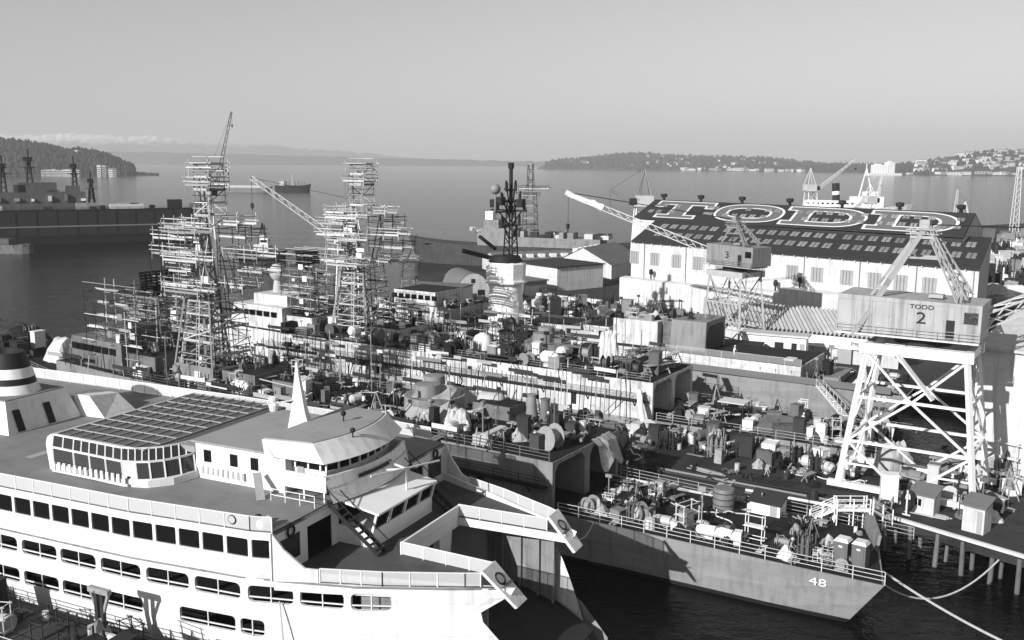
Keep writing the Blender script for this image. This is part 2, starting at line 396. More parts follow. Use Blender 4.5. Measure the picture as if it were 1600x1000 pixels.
# apartment blocks at the foot of the headland
for i, u in enumerate((66, 74, 82, 90, 98, 104, 112, 119)):
    a = (u - 800) / FPX * math.cos(PITCH); d = 2290
    t = root('apartment_block', 'pale waterside apartment block at the headland foot, number %s from the left' % ('one two three four five six seven eight'.split()[i]), 'building', (a * d, d, 0), 0.1, 'apartment blocks below the headland')
    MB().box(-5, 5, -6, 6, 0, 14 + (i % 3)).build('wall', HOUSE, t)
    for j in range(3): blk('window_band', -4.4, 4.4, -6.12, -5.95, 2 + 4 * j, 3.8 + 4 * j, GLASS, t)
for i, (u, h) in enumerate(((153, 26), (161, 26), (171, 18), (177, 18))):
    a = (u - 800) / FPX * math.cos(PITCH); d = 2300
    t = root('condominium_tower', ('taller' if i < 2 else 'lower') + ' pale tower by the spit, ' + ('left' if i % 2 == 0 else 'right') + ' of its pair', 'building', (a * d, d, 0), 0.1)
    MB().box(-4, 4, -6, 6, 0, h).build('wall', HOUSE, t)
    for j in range(int(h / 4.5)): blk('window_band', -3.4, 3.4, -6.12, -5.95, 2 + 4.3 * j, 4 + 4.3 * j, GLASS, t)
# grain terminal
a = (1378 - 800) / FPX * math.cos(PITCH); d = 3560
t = root('grain_terminal', 'big white grain terminal on the far waterfront', 'building', (a * d, d, 0), 0.15)
b = MB(); b.box(-40, 14, -12, 12, 0, 38); b.box(14, 40, -14, 14, 0, 47); b.box(-30, -10, -8, 8, 38, 42); b.box(20, 30, -6, 6, 47, 52); b.build('headhouse', WHITE, t)
for i in range(9): MB().tube((-37 + i * 6.2, -12, 0), (-37 + i * 6.2, -12, 36), 3.2, 10).build('silo', WHITE, t)
blk('dock_shed', -70, 60, -30, -20, 0, 8, WHITE, t)

# ================================================================== FERRY
fe = root('ferry', 'white double-ended car ferry with glazed sun lounge and curved wheelhouse', 'ferry', FE.w(0, 0), FE.a)
DZ, PZ = 13.6, 10.3                       # sun deck and passenger deck levels
def hw(x):
    P = [(-100, 5), (-92, 9), (-85, 11.6), (-75, 13.2), (-60, 13.4), (-38, 13.4), (-25, 13.0), (-15, 12.0), (-8, 10.0), (-3, 7.8), (0, 6.4), (2, 5.2), (6, 2.0)]
    if x <= P[0][0]: return P[0][1]
    for a, c in zip(P[:-1], P[1:]):
        if x <= c[0]: return a[1] + (x - a[0]) / (c[0] - a[0]) * (c[1] - a[1])
    return P[-1][1]
row1 = [(-13.2 - 1.95 * k - 1.68, -13.2 - 1.95 * k) for k in range(0, 40)]
row2 = [(-8.3, -5.8), (-11.7, -8.75), (-15.3, -12.15), (-19.6, -15.9), (-23.7, -20.1), (-27.9, -24.2), (-31.9, -28.4), (-35.9, -32.3), (-40.1, -36.4)] + [(-44.2 - 4.1 * k, -40.6 - 4.1 * k) for k in range(10)]
row3 = [(-16.0, -14.2), (-21.0, -16.4), (-27.8, -24.2), (-31.9, -28.4), (-35.9, -32.3), (-40.1, -36.4)] + [(-44.2 - 4.1 * k, -40.6 - 4.1 * k) for k in range(10)]
Z1, Z2, Z3 = (11.75, 13.05), (8.62, 9.78), (6.15, 7.3)
def side_shell(sg):
    """one side of the ferry as a plated shell with real window openings"""
    cuts = {1: row1, 2: row2, 3: row3}
    zs = [0.3, 2.2, 4.0, Z3[0], Z3[1], Z2[0], Z2[1], PZ, Z1[0], Z1[1], DZ]
    b = MB()
    def end(z):
        P = [(0, 5.0), (1.3, 4.3), (3.6, 2.6), (6.6, .7), (8, -.3), (8.7, -.4), (9.4, .3), (9.7, 1.3), (10.3, 1.6)]
        if z > PZ: return -13.4
        for a, c in zip(P[:-1], P[1:]):
            if z <= c[0]: return a[1] + (z - a[0]) / (c[0] - a[0]) * (c[1] - a[1])
        return 1.6
    def Y(x, z): return sg * hw(x) * (1 if z > 6 else 1 - 0.012 * (6 - z)) 
    for zi in range(len(zs) - 1):
        z0, z1 = zs[zi], zs[zi + 1]
        ops = row1 if (z0, z1) == Z1 else row2 if (z0, z1) == Z2 else row3 if (z0, z1) == Z3 else []
        sub = 2 if z1 - z0 > 1 and not ops else 1
        for q in range(sub):
            a, c = z0 + (z1 - z0) * q / sub, z0 + (z1 - z0) * (q + 1) / sub
            xs = sorted(set([-100, -94, -88, -80, -70, -60, -50, -42, -38, -30, -25, -20, -15, -12, -10] + [e for w in ops for e in w]))
            xs = [x for x in xs if x < -9.9 or (ops and x < -5)]
            e0, e1 = end(a), end(c)
            if z0 >= PZ: xs = [x for x in xs if x < -13.45]; tail = [(e0, e1)]
            else:
                last = xs[-1]; tail = [(last + (e0 - last) * t / 7, last + (e1 - last) * t / 7) for t in range(1, 8)]
            pr = [(x, x) for x in xs] + tail
            for (xa0, xa1), (xb0, xb1) in zip(pr[:-1], pr[1:]):
                if any(xa0 > w[0] - .01 and xb0 < w[1] + .01 for w in ops): continue
                f = [(xa0, Y(xa0, a), a), (xb0, Y(xb0, a), a), (xb1, Y(xb1, c), c), (xa1, Y(xa1, c), c)]
                b.poly(f if sg < 0 else f[::-1])
    return b
side_shell(-1).build('hull_side', FERRY, fe); side_shell(1).build('hull_side', FERRY, fe)
# each opening: rounded frame, and pane or open gallery with mullion and rail
def opening(x0, x1, z0, z1, r, glazed, sg=-1, rake=0.0):
    n = 4; P = []
    for cx, cz, a0 in ((x1 - r, z1 - r, 0), (x0 + r, z1 - r, 90), (x0 + r, z0 + r, 180), (x1 - r, z0 + r, 270)):
        for k in range(n + 1):
            t = R(a0 + 90 * k / n); P.append((cx + r * math.cos(t), cz + r * math.sin(t)))
    O = []
    for k, (x, z) in enumerate(P):
        c = [(x1, z1), (x0, z1), (x0, z0), (x1, z0)][k // (n + 1)]; O.append(c)
    yo = lambda x: sg * (hw(x) + .012)
    b = MB(); m = len(P)
    for i in range(m):
        j = (i + 1) % m
        q = [(O[i][0], yo(O[i][0]), O[i][1]), (O[j][0], yo(O[j][0]), O[j][1]), (P[j][0], yo(P[j][0]), P[j][1]), (P[i][0], yo(P[i][0]), P[i][1])]
        b.poly(q if sg < 0 else q[::-1])
        w = [(P[i][0], yo(P[i][0]), P[i][1]), (P[j][0], yo(P[j][0]), P[j][1]), (P[j][0], yo(P[j][0]) - sg * .22, P[j][1]), (P[i][0], yo(P[i][0]) - sg * .22, P[i][1])]
        b.poly(w if sg < 0 else w[::-1])
    fr = b.build('window_frame' if glazed else 'gallery_opening', FERRY, fe)
    if glazed:
        b = MB(); ins = lambda x: sg * (hw(x) - .12)
        b.poly([(x, ins(x), z) for x, z in ((x0, z0), (x1, z0), (x1, z1), (x0, z1))]); b.build('pane', GLASS, fr)
    else:
        xm = (x0 + x1) / 2; ins = lambda x: sg * (hw(x) - .1)
        bar('mullion', (xm, ins(xm), z0), (xm, ins(xm), z1), .07, FERRY, fr)
        bar('guard_rail', (x0, ins(x0), z0 + .3), (x1, ins(x1), z0 + .3), .08, FERRY, fr)
for k, (a, c) in enumerate(row1[:16]): opening(a, c, Z1[0], Z1[1], .12, True)
for a, c in row2[:11]: opening(a, c, Z2[0], Z2[1], .36, False)
for a, c in row3[:8]: opening(a, c, Z3[0], Z3[1], .3, False)
# rubbing strake
b = MB()
xs = [-100 + 3 * i for i in range(30)] + [-11, -8, -5, -2, 1]
for a, c in zip(xs[:-1], xs[1:]): b.beam((a, -hw(a) - .03, PZ - .05), (c, -hw(c) - .03, PZ - .05), .08, .12)
b.build('strake', NAVM, fe)
# decks
out_n = [(x, -hw(x) + .02) for x in (-100, -92, -85, -75, -60, -50, -38, -25, -20, -15, -13.4)]
out_f = [(x, -y) for x, y in out_n[::-1]]
MB().prism(out_n + out_f, DZ - .25, DZ).build('sun_deck', SUND, fe)
MB().prism([(x * .999, y * .985) for x, y in out_n + out_f], 7.9, 8.1).build('gallery_deck', DARK, fe)
tipn = [(-13.4, -11.6), (-10, -10.55), (-6.4, -9.25), (-3, -7.75), (-1.4, -7.0), (1.0, -5.9), (1.0, -4.6), (-8.0, -4.2)]
MB().prism(tipn + [(x, -y) for x, y in tipn[::-1]] + [(-13.4, 11.6)][:0], PZ - .7, PZ - .02).build('bow_deck', [FERRY], fe)
MB().prism([(x * 1.0, y * .985) for x, y in tipn] + [(x, -y * .985) for x, y in tipn[::-1]], PZ - .01, PZ + .02).build('bow_deck_covering', mat('bow_deck_paint', 0.075, .8, .2, .6, blotch=.2), fe)
MB().prism([(x, y * .98) for x, y in out_n] + [(-8, -10), (0, -6), (4, -3), (4, 3), (0, 6), (-8, 10)] + [(x, y * .98) for x, y in out_f], 3.8, 4.0).build('car_deck', DARK, fe)
MB().prism([(x, y * .97) for x, y in out_n] + [(-13.4, 11)][:0] + [(x, y * .97) for x, y in out_f], PZ - .3, PZ - .1).build('saloon_deck', DARK, fe)
# hull below the guard, black
b = MB(); xs = [-100, -92, -85, -75, -60, -38, -25, -15, -8, -3, 0, 2.6, 5.0]
for sg in (-1, 1):
    for a, c in zip(xs[:-1], xs[1:]):
        f = [(a, sg * hw(a) * .93, -1), (c, sg * hw(c) * .9, -1), (c, sg * (hw(c) * .94), 2.3), (a, sg * (hw(a) * .945), 2.3)]
        b.poly(f if sg < 0 else f[::-1])
b.build('lower_hull', BLACK, fe)
# tip end plates with life rings
def tip(sg):
    b = MB(); f = [(1.75, sg * 5.85, 9.0), (-.55, sg * 6.45, PZ + 1.05), (-.55, sg * 4.55, PZ + 1.05), (1.75, sg * 4.35, 9.0)]
    g = [(x + .2, y, z + .12) for x, y, z in f]; b.loft([f, g]); o = b.build('bow_end_plate', FERRY, fe)
    return o
def life_ring(c, n, par, r=.42):
    n = Vector(n).normalized(); q = n.to_track_quat('Z', 'Y'); b = MB(); N = 14
    rings = []
    for i in range(N + 1):
        t = 2 * math.pi * i / N
        rings.append([Vector(c) + q @ Vector(((r + .1 * math.cos(s)) * math.cos(t), (r + .1 * math.cos(s)) * math.sin(t), .1 * math.sin(s))) for s in (0, 1.57, 3.14, 4.71)])
    b.loft(rings, cap=False); return b.build('life_ring', DARK, par, True)
tip(-1); tip(1)
life_ring((.42, -5.35, PZ + .36), (.7, .0, .72), fe); life_ring((.42, 5.35, PZ + .36), (.7, 0, .72), fe)
# railings: mesh panels between posts
def rail(par, pts, h=1.0, step=1.9, post='rail_post', panel='rail_panel', m=NETM, z=0.0, pm=None, top=True):
    pm = pm or FERRY
    for (a, c) in zip(pts[:-1], pts[1:]):
        a, c = Vector(a), Vector(c); n = max(1, round((c - a).length / step))
        for k in range(n):
            p, q = a.lerp(c, k / n), a.lerp(c, (k + 1) / n); up = Vector((0, 0, h))
            MB().poly([p + Vector((0, 0, .08)), q + Vector((0, 0, .08)), q + up, p + up]).build(panel, m, par)
            bar(post, p, p + up, .07, pm, par)
            if top: bar('top_rail', p + up, q + up, .06, pm, par)
        bar(post, c, c + Vector((0, 0, h)), .07, pm, par)
rail(fe, [(x, -hw(x) + .08, DZ) for x in (-60, -38, -25, -15, -13.5)], 1.05, 1.9)
rail(fe, [(x, hw(x) - .08, DZ) for x in (-76, -60, -38, -25, -15)], 1.15, 1.9)
for sg in (-1, 1):
    rail(fe, [(-10.4, sg * 10.55, PZ), (-6.4, sg * 9.15, PZ), (-1.4, sg * 6.9, PZ), (-.5, sg * 6.4, PZ)], 1.0, 1.6)
    rail(fe, [(-8.0, sg * 4.25, PZ), (-.5, sg * 4.55, PZ)], 1.0, 1.8)
    b = MB(); b.loft([[(-13.3, sg * 11.75, PZ), (-10.5, sg * 10.6, PZ), (-10.5, sg * 10.6, PZ + .9), (-11.3, sg * 11.0, PZ + 1.0), (-12.6, sg * 11.45, PZ + 2.2), (-13.3, sg * 11.75, DZ)],
                      [(-13.3, sg * 11.6, PZ), (-10.5, sg * 10.45, PZ), (-10.5, sg * 10.45, PZ + .9), (-11.3, sg * 10.85, PZ + 1.0), (-12.6, sg * 11.3, PZ + 2.2), (-13.3, sg * 11.6, DZ)]])
    b.build('bulwark_wing', FERRY, fe)
# cabin front
CF = mat('ferry_front_paint', 0.80, .55, .05, .4)
for sg in (-1, 1):
    b = MB(); X = -13.4
    cols = [4.2, 5.0, 7.9, 8.7, 11.0, 11.8]; zz = [PZ, 11.0, 12.75, DZ]
    for i in range(5):
        for j in range(3):
            if (i == 1 and j < 2) or (i == 3 and j == 1): continue
            b.box(X - .12, X, *sorted((sg * cols[i], sg * cols[i + 1])), zz[j], zz[j + 1])
    b.build('cabin_front', CF, fe)
    w = MB().box(X - .1, X - .04, *sorted((sg * 8.7, sg * 11.0)), 11.0, 12.75).build('front_window', GLASSM, fe)
    life_ring((X + .12, sg * 9.8, 13.15), (1, 0, 0), fe, .36)
b = MB(); b.box(-13.4, -10.4, -4.2, 4.2, PZ + 0.02, PZ + 1.35); b.loft([[(-13.4, -4.2, DZ - .2), (-13.4, 4.2, DZ - .2), (-9.9, 4.2, DZ - .75), (-9.9, -4.2, DZ - .75)], [(-13.4, -4.2, DZ - .02), (-13.4, 4.2, DZ - .02), (-9.9, 4.2, DZ - .6), (-9.9, -4.2, DZ - .6)]])
for y in (-4.15, -2.1, 0, 2.1, 4.15): b.beam((-10.45, y, PZ + 1.3), (-10.1, y, DZ - .7), .16)
b.build('observation_front', CF, fe)
for i in range(4):
    y0 = -4.05 + 2.08 * i
    MB().poly([(-10.5, y0, PZ + 1.35), (-10.5, y0 + 1.85, PZ + 1.35), (-10.15, y0 + 1.85, DZ - .75), (-10.15, y0, DZ - .75)]).build('observation_window', GLASS, fe)
blk('fascia_beam', -8.12, -7.95, -4.2, 4.2, PZ - .75, PZ + .9, FERRY, fe)
for sg in (-1, 1):
    MB().loft([[(-8.6, sg * 1.6, 4), (-8.0, sg * 1.6, 4), (-8.0, sg * 2.4, 4), (-8.6, sg * 2.4, 4)], [(-8.6, sg * 1.2, PZ - .7), (-8.0, sg * 1.2, PZ - .7), (-8.0, sg * 3.2, PZ - .7), (-8.6, sg * 3.2, PZ - .7)]]).build('portal_pillar', FERRY, fe)
    # inner bow plating with stiffeners
    b = MB(); xs = [-8, -6, -4, -2, -.4]
    for a, c in zip(xs[:-1], xs[1:]):
        f = [(a, sg * (hw(a) - .7), 4.0), (c, sg * (hw(c) - .7), 4.0), (c, sg * (hw(c) - .7), PZ - .72), (a, sg * (hw(a) - .7), PZ - .72)]
        b.poly(f if sg > 0 else f[::-1])
    for x in xs[1:]: b.box(x - .08, x + .08, *sorted((sg * (hw(x) - .72), sg * (hw(x) - 1.0))), 4, PZ - .75)
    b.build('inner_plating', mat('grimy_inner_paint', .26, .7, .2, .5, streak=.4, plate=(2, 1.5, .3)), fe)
    # stem bulwark at car deck level
    MB().loft([[(-.4, sg * 6.6, 4), (2.0, sg * 5.2, 3.6), (4.6, sg * 3.6, 2.6), (4.4, sg * 3.5, 1.4), (-.4, sg * 6.4, 2.2)], [(-.4, sg * 6.8, 5.2), (2.1, sg * 5.5, 4.7), (4.9, sg * 3.7, 3.2), (4.7, sg * 3.7, 1.4), (-.4, sg * 6.6, 2.2)]]).build('stem_bulwark', NAVM, fe)
    # stairs from sun deck to bow deck
    st = MB(); y = sg * 4.9
    for dy in (-.45, .45): st.beam((-13.6, y + dy, DZ + .1), (-9.2, y + dy, PZ + .15), .08, .3)
    s = st.build('stair', DARK, fe)
    for k in range(9):
        t = k / 9; blk('step', -13.3 + 4.2 * t, -13.0 + 4.2 * t, y - .45, y + .45, DZ - 3.2 * t - .05, DZ - 3.2 * t, DARK, s)
    for dy in (-.5, .5): bar('handrail', (-13.5, y + dy, DZ + 1.1), (-9.0, y + dy, PZ + 1.05), .06, DARK, s)
# jack-yard on the fore rail
for p, q in (((-11.6, -2.6, 15.1), (-9.8, 4.4, 14.6)), ((-10.7, .9, 14.8), (-15.0, -1.2, 14.6)), ((-10.7, .9, 14.8), (-14.6, 1.6, 15.3))):
    bar('signal_yard', p, q, .12, FERRY, fe)
rod('signal_post', (-10.7, .9, DZ - .6), (-10.7, .9, 14.8), .07, FERRY, fe)
# wheelhouse
b = MB(); b.prism([(-26.2, -5.0), (-17.5, -5.0), (-17.5, 5.0), (-26.2, 5.0)], DZ, 16.5); b.build('deck_house', FERRY, fe)
b = MB(); b.prism([(-26.4, -5.3), (-17.0, -5.3), (-17.0, 5.3), (-26.4, 5.3)], 16.52, 16.66); b.build('house_roof', SUNR, fe)
for x in (-25.0, -22.4, -20.4):
    w = blk('house_window', x - .35, x + .35, -5.06, -4.98, 15.0, 15.95, GLASS, fe); 
for k in range(9): blk('deck_bench_slat', -25.6 + .5 * k, -25.35 + .5 * k, -5.35, -5.25, 14.1, 14.7, FERRY, fe)
def arc(x0, half, n=9, bulge=1.15): return [(x0 + bulge * (1 - (y / half) ** 2) - bulge, y) for y in [half * (2 * i / (n - 1) - 1) for i in range(n)]]
# lower curved bulwark of the wheelhouse
b = MB(); lo = arc(-12.2, 5.2, 11, .9); hi = arc(-12.6, 5.4, 11, 1.1)
b.loft([[(x, y, DZ) for x, y in lo], [(x, y, 15.55) for x, y in hi]], cap=False, closed=False)
b.loft([[(x - .14, y * .98, 15.55) for x, y in hi], [(x - .14, y * .98, DZ) for x, y in lo]], cap=False, closed=False)
b.loft([[(x, y, 15.55) for x, y in hi], [(x - .14, y * .98, 15.55) for x, y in hi]], cap=False, closed=False)
b.loft([[(x + .05, y * 1.01, 14.62) for x, y in arc(-12.4, 5.3, 11, 1.0)], [(x + .05, y * 1.01, 14.78) for x, y in arc(-12.4, 5.3, 11, 1.0)]], cap=False, closed=False)
b.build('wheelhouse_bulwark', FERRY, fe, True)
for sg in (-1, 1):
    b = MB(); b.box(-17.6, -13.6, *sorted((sg * 5.2, sg * 5.36)), 14.35 if sg < 0 else DZ, 15.55); b.build('wing_bulwark', FERRY, fe)
    for x in (-17.4, -15.6, -13.8): bar('wing_post', (x, sg * 5.28, DZ), (x, sg * 5.28, 14.4), .12, FERRY, fe)
b = MB().prism([(-17.6, -5.2)] + arc(-12.8, 5.2, 9, 1.0) + [(-17.6, 5.2)], 14.25, 14.4).build('bridge_floor', SUND, fe)
# wheelhouse cabin with window band
b = MB(); base = [(-18.6, -4.2)] + arc(-13.6, 4.2, 9, .8) + [(-18.6, 4.2)]
b.prism(base, 14.4, 15.5); b.prism(base, 16.35, 16.6); b.build('wheelhouse', FERRY, fe)
b = MB(); g = [(-18.5, -4.1)] + arc(-13.7, 4.1, 9, .8) + [(-18.5, 4.1)]; b.prism(g, 15.5, 16.35); b.build('wheelhouse_glazing', GLASS, fe)
for x, y in arc(-13.58, 4.22, 9, .8): bar('window_post', (x, y, 15.5), (x, y, 16.35), .12, FERRY, fe)
for x in (-18.4, -17.2, -16, -14.9): bar('window_post', (x, -4.2, 15.5), (x, -4.2, 16.35), .14, FERRY, fe)
blk('sun_lounge_door', -17.0, -16.4, -4.28, -4.18, 14.45, 15.6, SHUT, fe)
# visor and roof
lo = [(-18.2, -5.4)] + arc(-12.6, 5.3, 11, 1.2) + [(-18.2, 5.4)]; hi = [(-19.0, -5.5)] + arc(-14.0, 4.9, 11, 1.0) + [(-19.0, 5.5)]
b = MB(); b.loft([[(x, y, 16.45) for x, y in lo], [(x, y, 17.72) for x, y in hi]], cap=True); b.build('roof_visor', FERRY, fe)
MB().prism([(x - .15, y * .97) for x, y in hi], 17.72, 17.8).build('wheelhouse_roof', SUNR, fe)
MB().loft([[(-19.0, -5.5, 16.5), (-18.2, -5.5, 16.45), (-18.2, -5.3, 16.45), (-19.0, -5.3, 16.5)], [(-19.2, -5.5, 17.7), (-19.0, -5.5, 17.72), (-19.0, -5.3, 17.72), (-19.2, -5.3, 17.7)]]).build('roof_bracket', FERRY, fe)
# nameboard and slot in the wheelhouse front
def on_arc(y): return -12.45 + 1.05 * (1 - (y / 5.3) ** 2) - 1.05
b = MB(); n = 8
ys = [-2.6 + 4.2 * i / n for i in range(n + 1)]
b.loft([[(on_arc(y) + .06, y, 14.85) for y in ys], [(on_arc(y) + .06, y, 15.15) for y in ys]], cap=False, closed=False); b.build('name_board', DARK, fe)
for p in ((-16.5, 1.0, 17.8), (-13.9, -1.5, 17.4)):
    s = MB().tube(p, (p[0], p[1], p[2] + .5), .06, 6).ball((p[0], p[1], p[2] + .65), .22, 8, 6).build('searchlight', DARK, fe)
# mast
m_ = MB().loft([[(-20.9, -.55, 16.6), (-18.6, -.4, 16.6), (-18.6, .4, 16.6), (-20.9, .55, 16.6)], [(-20.6, -.3, 18.5), (-19.3, -.25, 18.5), (-19.3, .25, 18.5), (-20.6, .3, 18.5)],
           [(-20.3, -.15, 21.2), (-19.9, -.12, 21.2), (-19.9, .12, 21.2), (-20.3, .15, 21.2)], [(-20.2, -.07, 22.4), (-20.05, -.07, 22.4), (-20.05, .07, 22.4), (-20.2, .07, 22.4)]]).build('signal_mast', FERRY, fe)
for p, q in (((-20.1, 0, 20.3), (-22.0, -2.2, 21.3)), ((-20.1, 0, 19.4), (-22.0, -2.0, 19.2)), ((-20.1, 0, 20.6), (-20.6, 2.4, 20.9)), ((-20.1, 0, 19.4), (-20.5, 2.3, 19.4))): bar('mast_arm', p, q, .09, FERRY, m_)
MB().lathe([(.35, 0), (.45, .5), (.2, .9), (.42, .95), (.45, 1.2), (.1, 1.3)], 12, (-26.4, 4.6, 16.66)).build('roof_ventilator', FERRY, fe)
# side stair of the house and small rail
b = MB(); b.beam((-19.6, -5.7, 15.1), (-18.2, -7.0, DZ), .6, .12); b.build('house_stair', SHUT, fe)
for k in range(4):
    bar('rail_post', (-17.6 + 1.3 * k, -6.6, DZ), (-17.6 + 1.3 * k, -6.6, DZ + .9), .05, FERRY, fe)
for z in (DZ + .45, DZ + .9): bar('top_rail', (-17.6, -6.6, z), (-13.7, -6.6, z), .05, FERRY, fe)
# solarium: faceted glass nose on the near side, glass roof right across
so = MB().prism([(-37.6, -8.9), (-29.5, -9.2), (-27.6, -8.6), (-26.4, -7.2), (-26.0, -5.1), (-26.0, 8.6), (-37.6, 8.6)], DZ, DZ + .55).build('solarium_base', FERRY, fe)
pl_lo = [(-37.4, -8.9), (-35.0, -8.95), (-33.2, -9.0), (-31.4, -9.05), (-29.6, -9.1), (-28.5, -8.8), (-27.6, -8.3), (-26.9, -7.5), (-26.4, -6.4), (-26.1, -5.2)]
pl_hi = [(x - .6, y + .45) for x, y in pl_lo]; pl_tp = [(x - 1.5, y + 1.35) for x, y in pl_lo]
z0, z1, z2 = DZ + .55, DZ + 1.75, DZ + 2.45
for tier, (A, za, B_, zb) in enumerate(((pl_lo, z0, pl_hi, z1), (pl_hi, z1, pl_tp, z2))):
    for i in range(len(A) - 1):
        if tier == 1:
            for s_ in (0, 1):
                t0, t1 = s_ * .5, s_ * .5 + .5
                a0 = [A[i][k] + (A[i + 1][k] - A[i][k]) * t0 for k in (0, 1)]; a1 = [A[i][k] + (A[i + 1][k] - A[i][k]) * t1 for k in (0, 1)]
                b0 = [B_[i][k] + (B_[i + 1][k] - B_[i][k]) * t0 for k in (0, 1)]; b1 = [B_[i][k] + (B_[i + 1][k] - B_[i][k]) * t1 for k in (0, 1)]
                MB().poly([(*a0, za), (*a1, za), (*b1, zb), (*b0, zb)]).build('sloping_pane', GLASSM, so)
                bar('glazing_bar', (*a0, za), (*b0, zb), .09, FERRY, so)
        else:
            MB().poly([(*A[i], za), (*A[i + 1], za), (*B_[i + 1], zb), (*B_[i], zb)]).build('upright_pane', GLASSM, so)
            bar('glazing_bar', (*A[i], za), (*B_[i], zb), .12, FERRY, so)
        bar('glazing_bar', (*A[i], za), (*A[i + 1], za), .12, FERRY, so); bar('glazing_bar', (*B_[i], zb), (*B_[i + 1], zb), .14, FERRY, so)
    bar('glazing_bar', (*A[-1], za), (*B_[-1], zb), .12, FERRY, so)
MB().loft([[(-38.1, -8.7, DZ), (-37.3, -8.9, DZ), (-37.9, -8.4, z1), (-39.2, -7.5, z2), (-39.6, -7.6, z2 - .3), (-39.3, -8.0, z1)], [(-38.1, 8.7, DZ), (-37.3, 8.9, DZ), (-37.9, 8.4, z1), (-39.2, 7.5, z2), (-39.6, 7.6, z2 - .3), (-39.3, 8.0, z1)]]).build('solarium_end_wall', FERRY, fe)
# roof grid
RX0, RX1, RY0, RY1 = -38.9, -28.0, -7.6, 8.2
bs = MB().prism([(RX0, RY0), (-30.8, RY0 - .1), (-28.6, -6.4), (-27.8, -4.2), (RX1, RY1), (RX0, RY1)], z2 - .3, z2 - .08).build('solarium_roof', mat('roof_curb', .1, .7, .1, 1), fe)
nx, ny = 8, 9
for i in range(nx):
    for j in range(ny):
        x0 = RX0 + .15 + i * (RX1 - RX0 - 1.2) / nx; x1 = RX0 + .15 + (i + .88) * (RX1 - RX0 - 1.2) / nx
        y0 = RY0 + .2 + j * (RY1 - RY0 - .3) / ny; y1 = RY0 + .2 + (j + .88) * (RY1 - RY0 - .3) / ny
        if i >= 6 and j == 0: continue
        p = MB(); cx, cy = (x0 + x1) / 2, (y0 + y1) / 2
        p.loft([[(x0, y0, z2 - .07), (x1, y0, z2 - .07), (x1, y1, z2 - .07), (x0, y1, z2 - .07)], [(cx - .3, cy - .35, z2 - .02), (cx + .3, cy - .35, z2 - .02), (cx + .3, cy + .35, z2 - .02), (cx - .3, cy + .35, z2 - .02)]])
        p.build('roof_pane', ROOFG, bs)
for i in range(nx + 1): x = RX0 + .1 + i * (RX1 - RX0 - 1.2) / nx; bar('roof_bar', (x, RY0 + .1, z2 - .02), (x, RY1, z2 + .03), .1, SHUT, bs)
for j in range(ny + 1): y = RY0 + .15 + j * (RY1 - RY0 - .3) / ny; bar('roof_bar', (RX0 + .1, y, z2 + .03), (RX1 - 1.1, y, z2 + .03), .08, SHUT, bs)
MB().box(-27.9, -26.3, -5.0, 6.0, z2 - .5, z2 - .02).build('solarium_ridge_cover', SUNR, fe)
for k in range(14): blk('bench_slat', -37.0 + .58 * k, -36.72 + .58 * k, -9.35, -9.25, DZ + .25, DZ + .95, FERRY, so)
blk('bench_board', -37.1, -29.0, -9.32, -9.2, DZ + .12, DZ + .28, FERRY, so)
blk('deck_stripe', -42.6, -41.8, -7.5, 8.5, DZ + .004, DZ + .012, mat('pale_deck_paint', .36, .8, .1, .6), fe)
# funnel casing and funnel
cs = MB().loft([[(-62, -4.6, DZ), (-49.3, -3.9, DZ), (-49.3, 3.9, DZ), (-62, 4.6, DZ)], [(-61, -3.4, 16.4), (-50.4, -3.2, 16.4), (-50.4, 3.2, 16.4), (-61, 3.4, 16.4)]]).build('funnel_casing', FERRY, fe)
MB().prism([(-60.9, -3.3), (-50.5, -3.1), (-50.5, 3.1), (-60.9, 3.3)], 16.41, 16.5).build('casing_roof', SUND, fe)
for y in (-2.9, 0.3): MB().poly([(-49.27, y, DZ + .1), (-49.27, y + .75, DZ + .1), (-50.02, y + .75, DZ + 2.0), (-50.02, y, DZ + 2.0)]).build('casing_door', DARK, fe)
MB().loft([[(-49.8, 3.9, DZ), (-46.5, 4.2, DZ), (-46.5, 8.0, DZ), (-52, 8.0, DZ)], [(-50.4, 4.1, 15.6), (-48.4, 4.2, 15.6), (-48.4, 7.6, 15.2), (-52, 7.6, 15.2)]]).build('ventilator_house', FERRY, fe)
fu = MB(); fu.lathe([(3.1, 16.45), (2.75, 17.3)], 24, (-54.5, 0, 0), 1.15, .85); fu.build('funnel', FERRY, fe, True)
MB().lathe([(2.74, 17.3), (2.6, 17.9)], 24, (-54.5, 0, 0), 1.15, .85).build('funnel_band', BLACK, fe, True)
MB().lathe([(2.62, 17.9), (2.35, 18.8)], 24, (-54.5, 0, 0), 1.15, .85).build('funnel_ring', FERRY, fe, True)
MB().lathe([(2.34, 18.8), (1.9, 20.2), (1.6, 20.2), (1.5, 19.4)], 24, (-54.5, 0, 0), 1.15, .85).build('funnel_top', BLACK, fe, True)
# deck fittings near the bow corner
for k, x in enumerate((-17.0, -16.4)): life_ring((x, -12.0, DZ + .6), (0, -1, 0), fe, .3)
t = root('life_raft', 'white life raft canister cluster beside the sun deck corner rail', 'life raft', FE.w(-14.6, -11.2, DZ), FE.a)
for k in range(2): MB().tube((-.7 + .8 * k, -.35, .4), (-.7 + .8 * k, .6, .4), .32, 10).build('canister', PALE if k else DIM, t, True)
MB().box(-1.1, .6, -.3, .5, 0, .12).build('cradle', STEEL, t)

